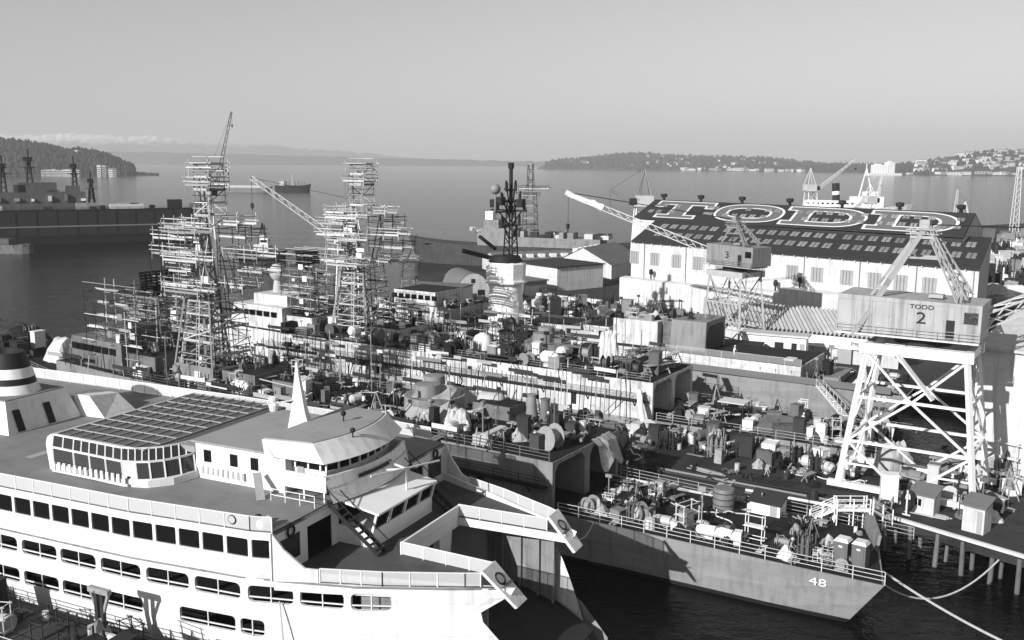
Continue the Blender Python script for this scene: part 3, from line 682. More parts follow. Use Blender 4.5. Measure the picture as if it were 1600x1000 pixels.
# ================================================================== FRIGATES
def hull_shape(fr, L, hm, dm, dz0=4.5, dzb=9.6, beam=7.1, rake=3.0, xs0=0.0, skew=0.0):
    st = [(0, .84, .66, 0), (.05, .88, .76, 0), (.2, .97, .92, .01), (.42, 1, .95, .04), (.62, .98, .86, .16), (.76, .84, .6, .42), (.86, .62, .34, .66), (.94, .33, .11, .86), (1.0, .03, .012, 1.0)]
    rings = []; deck = []
    for t, d, w, zz in st:
        zd = dz0 + (dzb - dz0) * zz; x = xs0 + t * (L - xs0)
        xw = x + rake * (1 - t / .2) if t < .2 else x - 9 * max(0, (t - .7) / .3) ** 2
        hd, hwl = beam * d, beam * w; xm = (x + xw) / 2
        sk = skew if t == 0 else 0
        rings.append([(xw + sk, -hwl * .9, -2), (xw + sk, -hwl, 0), (xm + sk, -(hd + hwl) / 2 - .1 * (d - w), zd / 2), (x + sk, -hd, zd), (x, hd, zd), (xm, (hd + hwl) / 2 + .1 * (d - w), zd / 2), (xw, hwl, 0), (xw, hwl * .9, -2)])
        deck.append((x, hd, zd))
    MB().loft(rings).build('hull', hm, fr)
    b = MB()
    b.loft([[(x + (.15 + skew if i == 0 else 0), -h + .12, z + .015) for i, (x, h, z) in enumerate(deck)], [(x + (.15 if i == 0 else 0), h - .12, z + .015) for i, (x, h, z) in enumerate(deck)]], cap=False, closed=False)
    b.build('weather_deck', dm, fr)
    # black boot top at the waterline
    bt = MB()
    for sg in (1, -1):
        for (a, r0), (c, r1) in zip(list(enumerate(rings))[:-1], list(enumerate(rings))[1:]):
            k = 6 if sg > 0 else 1; j = 5 if sg > 0 else 2
            def lp(r, s): p, q = Vector(r[k]), Vector(r[j]); v = p.lerp(q, s); v.y += sg * .04; return v
            f = [lp(r0, -.05), lp(r1, -.05), lp(r1, .18), lp(r0, .18)]; bt.poly(f if sg < 0 else f[::-1])
    bt.build('boot_topping', BLACK, fr)
    return deck
def wires(fr, pts, h=1.05, step=2.4, name='guard_rail', m=SCAF, n=3):
    b = MB()
    for a, c in zip(pts[:-1], pts[1:]):
        a, c = Vector(a), Vector(c); k = max(1, round((c - a).length / step))
        for i in range(k + 1): p = a.lerp(c, i / k); b.beam(p, p + Vector((0, 0, h)), .07)
        for j in range(n): z = Vector((0, 0, h * (j + 1) / n)); b.beam(a + z, c + z, .045)
    return b.build(name, m, fr)
def perry(F, label, hm, sm, seed, num=None, bm=None):
    bm = bm or sm
    fr = root('frigate', label, 'warship', F.w(0, 0), F.a)
    dk = hull_shape(fr, 148, hm, DECK, xs0=-2.0, skew=3.2)
    HT = 9.6
    # full-beam house with hangars at its after end
    b = MB(); b.prism([(36, -7.0), (96, -7.05), (112, -5.9), (112, 5.9), (96, 7.05), (36, 7.0)], 4.4, HT); b.build('superstructure', sm, fr)
    b = MB(); b.box(28.5, 36, -7.0, -6.5, 4.5, HT - .4); b.box(28.5, 36, 6.5, 7.0, 4.5, HT - .4); b.box(28.5, 36, -.55, .55, 4.5, HT - .4); b.box(28.5, 36, -7.0, 7.0, HT - .4, HT)
    for sg in (-1, 1):
        for y0, y1 in ((.55, 1.2), (5.9, 6.5)): b.loft([[(28.5, sg * y0, HT - .4), (28.5, sg * y1, HT - .4), (28.5, sg * (y0 if y0 < 1 else y1), HT - 1.1)], [(28.9, sg * y0, HT - .4), (28.9, sg * y1, HT - .4), (28.9, sg * (y0 if y0 < 1 else y1), HT - 1.1)]])
    b.build('hangar_shell', sm, fr)
    MB().prism([(28.6, -6.85), (96, -6.9), (111.8, -5.75), (111.8, 5.75), (96, 6.9), (28.6, 6.85)], HT, HT + .03).build('roof_deck', DECK, fr)
    for sg in (-1, 1):
        for k in range(5):
            y0 = sg * (.7 + 1.15 * k); blk('hangar_shade_slat', 35.5, 35.65, *sorted((y0, y0 + sg * 1.1)), 4.55, HT - .45, BLACK, fr)  # back slats coloured black to stand for the unlit depth of the open hangars
    # walkway ledge along the sides
    for sg in (1, -1):
        blk('side_walkway', 29, 100, *sorted((sg * 7.02, sg * 7.75)), 7.0, 7.12, DARK, fr)
        wires(fr, [(29, sg * 7.7, 7.12), (100, sg * 7.7, 7.12)], 1.0, 3.0, 'walkway_rail', SCAFD)
        for k in range(10): bar('walkway_bracket', (31 + 7 * k, sg * 7.05, 6.2), (31 + 7 * k, sg * 7.7, 7.0), .12, DARK, fr)
    rr = random.Random(seed)
    for k in range(7):
        x = 38 + 9 * k + rr.uniform(-2, 2); z = rr.choice((5.2, 8.0))
        blk('side_door' if z < 6 else 'side_port', x, x + (.8 if z < 6 else .6), 7.0, 7.06, z, z + (1.6 if z < 6 else .45), BLACK, fr)
    # bridge block
    b = MB(); b.prism([(97, -5.6), (110.5, -5.0), (110.5, 5.0), (97, 5.6)], HT + .02, 13.4, [(97.3, -5.4), (109.6, -4.7), (109.6, 4.7), (97.3, 5.4)]); b.box(98, 106, -3.4, 3.4, 13.4, 15.2); b.build('bridge', bm, fr)
    for sg in (1, -1):
        for k in range(6): blk('bridge_window', 98.5 + 1.8 * k, 99.8 + 1.8 * k, *sorted((sg * 5.2, sg * (5.55 - .05 * k))), 11.7, 12.6, GLASS, fr)
    for k in range(6): blk('bridge_window', 109.5, 110.35, -4.4 + 1.5 * k, -3.2 + 1.5 * k, 11.7, 12.6, GLASS, fr)
    if not num: b = MB(); b.tube((103.5, 0, 15.2), (103.5, 0, 17.4), 1.0, 12, .7); b.ball((103.5, 0, 18.7), 1.45, 18, 12, 1.12); b.build('radar_dome', mat('dome_grey', .42, .5, .06, .5), fr, True)
    # deckhouses, stack, gun
    for q in ((66, 72, -3.5, 2.0, 11.2), (74, 80, -4.5, 3.0, 11.6), (91, 96.8, -4.8, 4.8, 12.2), (40, 45, -6.4, -3.0, 11.2)): MB().box(q[0], q[1], q[2], q[3], HT + .02, q[4]).build('deck_house', bm, fr); MB().box(q[0] + .1, q[1] - .1, q[2] + .1, q[3] - .1, q[4], q[4] + .03).build('house_roof', DECK, fr)
    b = MB(); b.lathe([(3.6, 0), (3.5, 1.9), (3.5, 2.1)], 22, (49.5, -1.8, HT + .02)); b.lathe([(1.55, 2.1), (1.5, 3.4), (1.2, 3.45)], 16, (49.9, -1.0, HT + .02)); b.lathe([(1.3, 2.1), (1.25, 3.9), (1.0, 3.95)], 16, (50.6, -3.2, HT + .02)); b.build('stack', NAVM, fr, True)
    if not num: b = MB(); b.lathe([(1.7, 0), (1.75, .5), (1.6, 1.3), (1.15, 2.1), (.4, 2.5), (.05, 2.55)], 16, (60, 0, HT + .02)); b.tube((61.2, 0, HT + 1.5), (65.4, 0, HT + 2.0), .16, 8); b.build('gun_mount', PALE, fr, True)
    # lattice mast inside the scaffold
    lm = MB()
    for sx in (-1, 1):
        for sy in (-1, 1): lm.beam((86.5 + sx * 2.4, sy * 2.2, HT), (86.5 + sx * .6, sy * .6, 29), .3); lm.beam((86.5 + sx * .6, sy * .6, 29), (86.5 + sx * .35, sy * .35, 36.2), .2)
    for k in range(8):
        t0, t1 = k / 8, (k + 1) / 8; s0, s1 = 2.4 - 1.8 * t0, 2.4 - 1.8 * t1; z0, z1 = HT + 19.4 * t0, HT + 19.4 * t1
        for a, c in (((-1, -1), (1, -1)), ((1, -1), (1, 1)), ((1, 1), (-1, 1)), ((-1, 1), (-1, -1))):
            lm.beam((86.5 + a[0] * s0, a[1] * s0, z0), (86.5 + c[0] * s1, c[1] * s1, z1), .14); lm.beam((86.5 + a[0] * s1, a[1] * s1, z1), (86.5 + c[0] * s1, c[1] * s1, z1), .14)
    lm.build('lattice_mast', STEEL, fr)
    fm = MB()
    for sx in (-1, 1):
        for sy in (-1, 1): fm.beam((96.4 + sx * 1.4, sy * 1.4, 12.2), (96.4 + sx * .5, sy * .5, 20), .2)
    fm.build('fore_mast', STEEL, fr)
    ra = MB(); ra.tube((96.4, 0, 19.6), (96.4, 0, 20.9), .5, 8)
    for k in range(7): ra.beam((96.0 + .2 * abs(3 - k), -2.6, 20.6 + .38 * k), (96.0 + .2 * abs(3 - k), 2.6, 20.6 + .38 * k), .26)
    for k in range(7): ra.beam((96.1, -2.6 + .86 * k, 20.5), (96.4, -2.6 + .86 * k, 23.0), .2)
    ra.build('search_radar', BLACK, fr)
    # deck edge rails, stern screen
    dn = [(x, h - .15, z) for x, h, z in dk]
    wires(fr, dn[:3], 1.1, 2.2, 'deck_edge_rail'); wires(fr, [(x, -h, z) for x, h, z in dn[:3]], 1.1, 2.2, 'deck_edge_rail')
    wires(fr, dn[4:], 1.0, 3, 'bow_rail'); wires(fr, [(x, -h, z) for x, h, z in dn[4:]], 1.0, 3, 'bow_rail')
    wires(fr, [(29, 6.8, HT), (96, 6.85, HT)], 1.0, 3.4, 'roof_rail', STEEL); wires(fr, [(29, -6.8, HT), (96, -6.85, HT)], 1.0, 3.4, 'roof_rail', STEEL)
    wires(fr, [(60, 7.2, HT + .1), (95, 7.2, HT + .1)], 1.0, 3.4, 'roof_rail', SCAFD)
    b = MB(); b.loft([[(1.5, -6.0, 4.5), (1.5, -6.0, 5.9), (2.4, -6.1, 5.9), (2.4, -6.1, 4.5)], [(0, -1, 4.5), (-.2, -1, 6.0), (.05, -1, 6.0), (.2, -1, 4.5)]], cap=True); b.build('stern_screen', sm, fr)
    if num:
        text('hull_number', num, 1.0, LETO, fr, (3.2, 6.12, 3.55), (R(97), 0, R(180 + 2.2)), 1.5)
    # bits on the roofs
    for k in range(10):
        x = rr.uniform(38, 96); y = rr.choice((-1, 1)) * rr.uniform(3.5, 6.2); h = rr.uniform(.6, 2.0); w = rr.uniform(.6, 1.8)
        blk('locker', x, x + w * 1.4, y - w / 2, y + w / 2, HT + .03, HT + h, rr.choice((PALE, NAVM, sm)), fr)
    for k in range(5):
        x = 33 + 14 * k + rr.uniform(-3, 3); y = rr.uniform(-5, 5)
        rod('whip_aerial', (x, y, HT), (x + rr.uniform(-.3, .3), y, HT + rr.uniform(4, 8)), .06, STEEL, fr)
    return fr
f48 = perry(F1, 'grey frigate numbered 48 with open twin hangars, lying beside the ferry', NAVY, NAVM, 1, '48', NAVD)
f2 = perry(F2, 'pale-sided frigate with white sphere above its bridge, lying beyond the pier', NAVY, NAVL, 2)
MB().loft([[(112, -5.6, 6.6), (113, -5.2, 9), (113, 5.2, 9), (112, 5.6, 6.6)], [(123, -4, 7), (121, -3.4, 8.4), (121, 3.4, 8.4), (123, 4, 7)]]).build('launcher_house', NAVL, f2)

# ---- older frigate with the big combined mast and stack
f3 = root('frigate', 'frigate numbered 1070 with tall drum-shaped mast tower, farthest of the three moored abreast', 'warship', F3.w(0, 0), F3.a)
dk = hull_shape(f3, 136, NAVY, DECK, 5.4, 9.6, 7.2, 4.0)
b = MB(); b.prism([(15, -6.6), (100, -6.4), (112, -4.8), (112, 4.8), (100, 6.4), (15, 6.6)], 5.4, 8.0); b.build('superstructure', NAVL, f3)
MB().prism([(15.2, -6.5), (100, -6.3), (111.8, -4.7), (111.8, 4.7), (100, 6.3), (15.2, 6.5)], 8.0, 8.04).build('roof_deck', DECK, f3)
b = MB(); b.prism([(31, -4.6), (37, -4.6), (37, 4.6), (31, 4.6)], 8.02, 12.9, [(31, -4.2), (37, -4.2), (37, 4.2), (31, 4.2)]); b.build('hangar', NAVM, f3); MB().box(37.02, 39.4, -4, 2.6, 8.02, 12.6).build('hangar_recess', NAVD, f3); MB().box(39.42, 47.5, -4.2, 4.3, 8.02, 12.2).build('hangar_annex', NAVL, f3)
MB().loft([[(30.9, -3.6, 8.1), (30.9, 3.6, 8.1), (30.9, 3.6, 11.2), (30.9, 2.6, 12.1), (30.9, -2.6, 12.1), (30.9, -3.6, 11.2)], [(31.05, -3.6, 8.1), (31.05, 3.6, 8.1), (31.05, 3.6, 11.2), (31.05, 2.6, 12.1), (31.05, -2.6, 12.1), (31.05, -3.6, 11.2)]]).build('hangar_door', DIM, f3)
for q in ((48, 53, -4.8, 4.8, 8.02, 10.6), (56, 65, -3.8, 4.4, 8.02, 10.0), (80, 98, -5.6, 5.6, 8.02, 11.0), (85, 95, -4.6, 4.6, 11.03, 13.6)): MB().box(*q).build('deck_house', NAVL, f3); MB().box(q[0] + .1, q[1] - .1, q[2] + .1, q[3] - .1, q[5], q[5] + .03).build('house_roof', DECK, f3)
for k in range(7): blk('bridge_window', 84.6 + 1.6 * k, 85.8 + 1.6 * k, 4.6, 4.66, 12.0, 12.9, GLASS, f3)
for k in range(8): blk('house_door', 49 + 6.4 * k, 49.9 + 6.4 * k, 4.8 if k < 3 else 5.6, 4.88 if k < 3 else 5.68, 8.1, 10.0, BLACK, f3)
mk = MB(); mk.lathe([(3.5, 0), (3.25, 4), (3.0, 8)], 28, (72, 0, 8.0)); mk = mk.build('mack_tower', PALE, f3, True)
b = MB(); b.lathe([(3.9, 16.0), (4.0, 16.2), (4.0, 16.5), (3.6, 16.6), (3.75, 19.6), (3.3, 19.9)], 10, (72, 0, 0)); b.build('mack_collar', PALE, f3)
MB().lathe([(3.3, 19.9), (2.6, 21.0), (1.2, 21.2)], 14, (72, 0, 0)).build('mack_cap', BLACK, f3, True)
b = MB()
for sx in (-1, 1):
    for sy in (-1, 1): b.beam((71 + sx * 1.0, sy * 1.0, 20), (71 + sx * .5, sy * .5, 31), .22)
for k in range(7):
    z0, z1 = 20 + 1.55 * k, 21.55 + 1.55 * k; s = 1.0 - .5 * k / 7
    for a, c in (((-1, -1), (1, -1)), ((1, -1), (1, 1)), ((1, 1), (-1, 1)), ((-1, 1), (-1, -1))): b.beam((71 + a[0] * s, a[1] * s, z0), (71 + c[0] * s, c[1] * s, z1), .12)
b.tube((71, 0, 29), (71, 0, 37.6), .35, 8); b.tube((71, 0, 36.9), (71, 0, 38.0), .55, 8)
for z, l in ((29.2, 4.8), (31.0, 3.2), (26.6, 3.0), (33.0, 1.6)):
    b.beam((71, -l, z), (71, l, z), .3); b.beam((71 - l * .7, 0, z + .2), (71 + l * .9, 0, z + .2), .3)
    for s in (-1, 1): b.beam((71, s * l, z - .2), (71, s * l, z + 1.8), .28); b.beam((71 + s * l * .6, 0, z), (71 + s * l * .6, 0, z + 1.4), .4); b.beam((71, s * l * .8, z), (71, s * .6, z - 2.4), .18)
for x, y, z in ((74.6, 0, 29.8), (68.6, .4, 30.0), (71, 3.4, 30.4)): b.box(x - .6, x + .6, y - .7, y + .7, z, z + 1.5)
b.build('mast_head', BLACK, f3)
b = MB(); b.ball((73.6, 1.2, 33.2), .95, 12, 8); b.tube((73.6, 1.2, 29.4), (73.6, 1.2, 32.6), .2, 6); b.build('aerial_dome', STEEL, f3, True)
b = MB(); b.beam((75, -1, 22.0), (80, -3.0, 24.0), .5); b.beam((74, 0, 20.2), (79.5, 3.5, 21.8), .6, .8); b.build('radar_yard', DARK, f3)
bar('horizontal_antenna', (75.5, 4.0, 25.6), (80.5, -1.2, 25.6), .9, PALE, f3, .7)
text('hull_number', '1070', 1.35, LETO, f3, (4.2, 6.22, 4.55), (R(97), 0, R(182)), 1.2)
text('hull_name', 'DOWNES', .85, DARK, f3, (4.6, 6.0, 3.1), (R(99), 0, R(182)), 1.3)
rail(f3, [(15, 6.55, 8.0), (40, 6.55, 8.0)], 1.1, 2.4, m=NETD, pm=SCAF)
wires(f3, [(1, 5.9, 5.4), (14, 6.6, 5.4)], 1.0, 2.2, 'deck_edge_rail'); wires(f3, [(48, 6.5, 8.0), (100, 6.3, 8.0)], 1.0, 3, 'roof_rail')
blk('canvas_screen', 2, 34, 6.92, 6.98, 5.6, 6.6, NAVD, f3)
b = MB(); b.box(10, 13, -5, 4, 5.45, 6.4); b.build('stern_locker', NAVM, f3)
f3w = MB()
for k in range(9): f3w.beam((2 + 2.4 * k, 6.0, 5.45), (2 + 2.4 * k, 6.9, 7.4), .08)
f3w.build('fence_stanchion', SCAF, f3)

# ================================================================== SCAFFOLDING
def platform(t, x0, x1, y0, y1, z, h=1.1, m=SCAF, pl=PLANK, step=2.6, toe=True):
    n = max(1, round((y1 - y0) / .85)); w = (y1 - y0) / n
    for k in range(n): blk('plank', x0 - .2 * (k % 3), x1 + .25 * ((k + 1) % 3), y0 + k * w + .12, y0 + k * w + .42, z - .05, z + .02, pl if k % 2 == 0 else SCAFD, t)
    nx = max(1, round((x1 - x0) / step)); ny = max(1, round((y1 - y0) / step))
    for yy in (y0, y1):
        for zz in (z + h, z + h * .5): bar('guard_pole', (x0 - .5, yy, zz), (x1 + .5, yy, zz), .11, m, t)
        if toe: bar('toe_board', (x0, yy, z + .12), (x1, yy, z + .12), .05, pl, t, .28)
        for k in range(nx + 1): xx = x0 + (x1 - x0) * k / nx; bar('standard_pole', (xx, yy, z - .7), (xx, yy, z + h + .5), .09, m, t)
    for xx in (x0, x1): bar('guard_pole', (xx, y0 - .3, z + h), (xx, y1 + .3, z + h), .09, m, t)
def tower(t, z0, z1, b0, b1, n, m=SCAF, pl=PLANK, ox=0.0, brace=True, w=.16, boards=True, gap=0):
    P = lambda k, sx, sy: Vector((ox + sx * (b0 + (b1 - b0) * k / n), sy * (b0 + (b1 - b0) * k / n), z0 + (z1 - z0) * k / n))
    C = [(-1, -1), (1, -1), (1, 1), (-1, 1)]
    for c in C: bar('corner_post', P(0, *c), P(n, *c), w, m, t)
    for k in range(1, n + 1):
        for i in range(4):
            a, c = C[i], C[(i + 1) % 4]; p, q = P(k, *a), P(k, *c); e = (q - p) * .08
            bar('ledger_pole', p - e, q + e, .10, m, t)
            if boards and (k + i) % 3 != gap: bar('plank', p - e, q + e, .05, pl if (k * 7 + i * 3) % 5 else SCAFD, t, .34)
            if boards and (k + i) % 2: bar('guard_pole', p - e + Vector((0, 0, .9)), q + e + Vector((0, 0, .9)), .08, m if k % 2 else SCAFD, t)
            if brace and k % 2 == i % 2: bar('brace_pole', P(k - 1, *a), P(k, *c), .11, m, t)
def scaffold_main(F, x, label, seed, lf, rt):
    p = F.w(x, 0, 9.62); t = root('scaffold_tower', label, 'scaffolding', p, F.a)
    rr = random.Random(seed)
    tower(t, 0, 12.2, 3.4, 2.3, 7)
    for sg in (-1, 1):
        bar('raking_pole', (sg * 3.9, 4.1, .1), (sg * 2.2, 2.7, 12), .2, SCAF, t)
    lev = [12.4, 14.2, 16.4, 18.4, 20.0]
    ext = [(-5, 6.2), (-rt, 4.6), (-rt * .9, lf), (-6.0, lf * .95), (-4.5, 5.0)]
    for k, (z, (a, c)) in enumerate(zip(lev, ext)):
        platform(t, 1.0, c, .6, 3.4, z + rr.uniform(-.2, .2)); platform(t, a, -1.0, -3.6, -.4, z + rr.uniform(-.4, .4), m=SCAFD if k % 2 else SCAF)
        if k % 2 == 0: platform(t, -3.2, 3.2, 2.6, 5.2, z - .6)
    for k in range(14):
        xx = rr.uniform(-rt + 1, lf - 1); yy = rr.uniform(-3.5, 4.5); bar('brace_pole', (xx, yy, 12.2), (xx + rr.uniform(-2, 2), yy + rr.uniform(-1, 1), rr.uniform(16, 21)), .1, rr.choice((SCAF, SCAFD)), t)
    for k in range(6):
        a = rr.uniform(-3, 3); MB().box(a, a + rr.uniform(.8, 1.8), 2.6, 2.66, 13 + k, 13.8 + k).build('sheeting', PALE, t)
    tower(t, 19.8, 28.0, 1.5, 1.25, 5, w=.12, gap=1)
    platform(t, -1.9, 1.9, -1.6, 1.6, 27.0); platform(t, -2.1, 2.3, -1.4, 1.9, 25.2); 
    # inner vertical clutter
    for k in range(10): a = rr.uniform(-2.2, 2.2); c = rr.uniform(-2.2, 2.2); bar('standard_pole', (a, c, 0), (a * .7, c * .7, 12.5), .1, SCAFD, t)
    bar('ladder_stile', (-1.0, 3.9, 0), (-.6, 2.8, 12), .08, SCAF, t); bar('ladder_stile', (-.5, 3.9, 0), (-.1, 2.8, 12), .08, SCAF, t)
    for k in range(16): bar('rung', (-1.0 + .025 * k, 3.9 - .07 * k, .6 + .7 * k), (-.5 + .025 * k, 3.9 - .07 * k, .6 + .7 * k), .06, SCAF, t)
    return t
scaffold_main(F1, 84.5, 'left of the two tall pale scaffold towers, rising behind the ferry', 31, 7.8, 8.8)
scaffold_main(F2, 83.8, 'right of the two tall pale scaffold towers, on the pale-sided frigate', 32, 7.0, 8.0)
MB().box(-3.4, 3.4, 3.75, 3.85, 0.0, 2.2).build('sheet_screen', NAVM, bpy.data.objects['scaffold_tower'])
def scaffold_low(F, x, label, seed, hx, hy, n, dark):
    p = F.w(x, 0, 9.62); t = root('scaffold_stage', label, 'scaffolding', p, F.a); rr = random.Random(seed); lift = 1.8; H_ = lift * n
    nx = max(3, round(2 * hx / 2.1)); X = [-hx + 2 * hx * i / nx for i in range(nx + 1)]; Y = [-hy, -hy * .35, hy * .35, hy]
    pm = lambda: SCAFD if rr.random() < dark else SCAF
    for xx in X:
        for yy in Y:
            rod('standard_pole', (xx, yy, 0), (xx + rr.uniform(-.15, .15), yy, H_ * rr.uniform(.75, 1.15)), .06, pm(), t)
    for k in range(1, n + 1):
        z = lift * k
        for yy in Y:
            rod('ledger_pole', (-hx - rr.uniform(.2, 1.2), yy, z), (hx + rr.uniform(.2, 1.2), yy, z + rr.uniform(-.15, .15)), .055, pm(), t)
            if yy: rod('guard_pole', (-hx - rr.uniform(0, .8), yy, z + .9), (hx + rr.uniform(0, .8), yy, z + .9), .05, pm(), t)
        for xx in X[::2]: rod('transom_pole', (xx, -hy - rr.uniform(.2, .9), z - .1), (xx, hy + rr.uniform(.2, .9), z - .1), .055, pm(), t)
        for i in range(nx):
            for yy in (-hy + .1, hy - .8):
                if rr.random() < .72:
                    for q in (0, .36): bar('plank', (X[i] - rr.uniform(0, .4), yy + q, z + .05), (X[i + 1] + rr.uniform(0, .4), yy + q, z + .05 + rr.uniform(-.04, .1)), .05, SCAFD if rr.random() < dark * .65 else PLANK, t, .24)
            if rr.random() < .45: rod('brace_pole', (X[i], hy * rr.choice((-1, 1)), z - lift), (X[i + 1], hy, z), .05, pm(), t)
    for k in range(7): a = rr.uniform(-hx, hx - 1.5); z = rr.uniform(1, H_ - 2); MB().box(a, a + rr.uniform(.6, 1.3), hy + .07, hy + .1, z, z + rr.uniform(.5, 1.0)).build('sheeting', rr.choice((PALE, TARP, NAVM)), t)
    return t
scaffold_low(F1, 100.0, 'dense dark scaffold stage wrapped round the bridge beside the left tower', 41, 5.6, 5.0, 6, .65)
scaffold_low(F2, 96.4, 'narrow scaffold stage under the black radar aerial', 42, 3.4, 3.0, 7, .5)

# ================================================================== YARD BUILDINGS
E0, E1 = Vector((27.9, 224.6, 20)), Vector((81.9, 167.6, 20))
L0, L1 = Vector((36.0, 241.0, 24)), Vector((95.5, 191.5, 23.6))
M0, M1 = Vector((31.1, 248.9, 24)), Vector((88.3, 188.1, 24))
R0, R1 = Vector((39.2, 265.6, 28)), Vector((95.7, 199.5, 28))
def quadpt(A, B, C, D, s, t, lift=0.0): return A * (1 - s) * (1 - t) + B * s * (1 - t) + C * (1 - s) * t + D * s * t + Vector((0, 0, lift))
td = root('shipyard_hall', 'long white hall with four giant letters painted across its dark roof', 'building', (0, 0, 0))
G = lambda v, z=GZ: Vector((v.x, v.y, z))
b = MB(); b.add([G(E0), G(E1), E1, E0, G(L1), L1, G(L0), L0], [(0, 1, 2, 3), (1, 4, 5, 2), (6, 0, 3, 7)])
b.build('wall', WALLW, td)
hi0, hi1 = M0 - Vector((0, 0, .25)), M1 - Vector((0, 0, .25))
B0 = R0 + (R0 - M0); B0.z = 24; B1 = R1 + (R1 - M1); B1.z = 24
b = MB(); b.add([G(M0), G(M1), hi1, hi0], [(0, 1, 2, 3)]); b.add([G(M1), G(B1), B1, R1, hi1], [(0, 1, 2, 3, 4)]); b.add([G(M0), hi0, R0, B0, G(B0)], [(0, 1, 2, 3, 4)]); b.add([G(B0), G(B1), B1, B0], [(3, 2, 1, 0)])
b.build('high_wall', WALLW, td)
q0 = hi0.lerp(hi1, .085); off = Vector((-.052, -.049, 0)); MB().poly([Vector((q0.x, q0.y, 19)) + off, Vector((hi1.x, hi1.y, 19)) + off, hi1 + off, q0 + off]).build('roof_upstand', ROOFD, td)
ro = MB(); up = Vector((0, 0, .25))
ov = (E0 - L0).normalized() * .6
def patch(m, A, B, C, D, n=16, k=6, flip=False):
    for i in range(n):
        for j in range(k):
            f = [quadpt(A, B, C, D, (i + a) / n, (j + c) / k) for a, c in ((0, 0), (1, 0), (1, 1), (0, 1))]; m.poly(f[::-1] if flip else f)
patch(ro, E0 + up, E1 + up, L0 + up, L1 + up); patch(ro, E0, E1, L0, L1, flip=True)
ro.add([E0 + ov, E1 + ov, E1 + ov + up, E0 + ov + up, E0, E1, E0 + up, E1 + up], [(0, 1, 2, 3), (3, 2, 7, 6), (4, 5, 1, 0)]); ro.add([E1, L1, L1 + up, E1 + up], [(0, 1, 2, 3)]); ro.add([E0, L0, L0 + up, E0 + up], [(3, 2, 1, 0)])
ro = ro.build('low_roof', ROOFD, td)
hr = MB(); hr.loft([[M0, M1, R1, B1, B0, R0], [M0 + up, M1 + up, R1 + up, B1 + up, B0 + up, R0 + up]], cap=False)
patch(hr, M0 + up, M1 + up, R0 + up, R1 + up); patch(hr, R0 + up, R1 + up, B0 + up, B1 + up); hr = hr.build('high_roof', ROOFD, td)
UP = lambda s, t, l=.27: quadpt(M0, M1, R0, R1, s, t, l)
LO = lambda s, t, l=.27: quadpt(E0, E1, L0, L1, s, t, l)
def pane_pair(f, s, t, ds, dt, par):
    m = MB()
    for k in range(2):
        s0 = s + k * ds * .55; s1 = s0 + ds * .45
        m.loft([[f(s0, t), f(s1, t), f(s1, t + dt), f(s0, t + dt)], [f(s0, t, .36), f(s1, t, .36), f(s1, t + dt, .36), f(s0, t + dt, .36)]])
    m.build('skylight', SKYL, par)
sk = [.045 + .0352 * k + (.012 if k > 5 else 0) + (.012 if k > 15 else 0) for k in range(26)]
for s in sk:
    if s < .975: pane_pair(LO, s, .62, .022, .16, ro); pane_pair(LO, s + .012, .26, .022, .16, ro)
for s in (.03, .06, .11, .235, .25, .305, .335, .365, .395, .43, .46, .53, .56, .59, .62, .655, .685, .72, .77, .80, .83, .86, .895, .93, .965):
    for t in (.3, .62):
        if not (.12 < s < .17) and random.random() < .82: pane_pair(UP, s, t, .018, .13, hr)
# letters: grey fill, white outline
def ribbon(pts, w, closed=True):
    m = MB(); n = len(pts); L_, R_ = [], []
    for i in range(n):
        p0 = Vector(pts[i - 1]); p1 = Vector(pts[i]); p2 = Vector(pts[(i + 1) % n])
        d1 = (p1 - p0).normalized(); d2 = (p2 - p1).normalized(); nn = Vector((-(d1.y + d2.y), d1.x + d2.x)); 
        nn = nn.normalized() * (w / 2) / max(.35, abs(nn.normalized().dot(Vector((-d1.y, d1.x))))); L_.append(p1 + nn); R_.append(p1 - nn)
    return L_, R_
KS, KT = 83.0, 17.5                        # metres along and up the roof
def roofpt(x, y, l): return UP(x / KS, y / KT, l)
def letter(name, fills, outlines):
    m = MB()
    for f in fills: m.poly([roofpt(x, y, .30) for x, y in f])
    o = m.build(name, LETF, hr); m = MB()
    for c in outlines:
        L_, R_ = ribbon(c, .66); n = len(c)
        for i in range(n): j = (i + 1) % n; m.poly([roofpt(*L_[i], .33), roofpt(*L_[j], .33), roofpt(*R_[j], .33), roofpt(*R_[i], .33)])
    m.build('letter_outline', LETO, o)
def ring(A, B_): return [[A[i], A[(i + 1) % len(A)], B_[(i + 1) % len(A)], B_[i]] for i in range(len(A))]
y0, y1 = 1.3, 16.0
ya, yb = y1 - 3.0, y0 + 2.6
T = [(.036 * KS, y1), (.248 * KS, y1), (.252 * KS, y1 - 5.4), (.226 * KS, y1 - 5.4), (.222 * KS, ya), (.168 * KS, ya), (.173 * KS, yb), (.214 * KS, yb), (.216 * KS, y0), (.074 * KS, y0), (.073 * KS, yb), (.113 * KS, yb), (.110 * KS, ya), (.066 * KS, ya), (.062 * KS, y1 - 5.4), (.034 * KS, y1 - 5.4)]
letter('letter_t', [[T[0], T[15], T[14], T[13], T[12], T[5], T[4], T[3], T[2], T[1]][::1], [T[12], T[11], T[6], T[5]], [T[10], T[9], T[8], T[7], T[6], T[11]]], [T[::-1]])
def oval(cx, cy, rx, ry, n=28, e=2.5):
    P = []
    for i in range(n):
        t = 2 * math.pi * i / n; c, s = math.cos(t), math.sin(t); P.append((cx + rx * math.copysign(abs(c) ** (2 / e), c), cy + ry * math.copysign(abs(s) ** (2 / e), s)))
    return P
cy = (y0 + y1) / 2
Oo, Oi = oval(.384 * KS, cy, 9.2, 7.35), oval(.384 * KS, cy, 5.9, 4.2)
letter('letter_o', ring(Oo, Oi), [Oo, Oi])
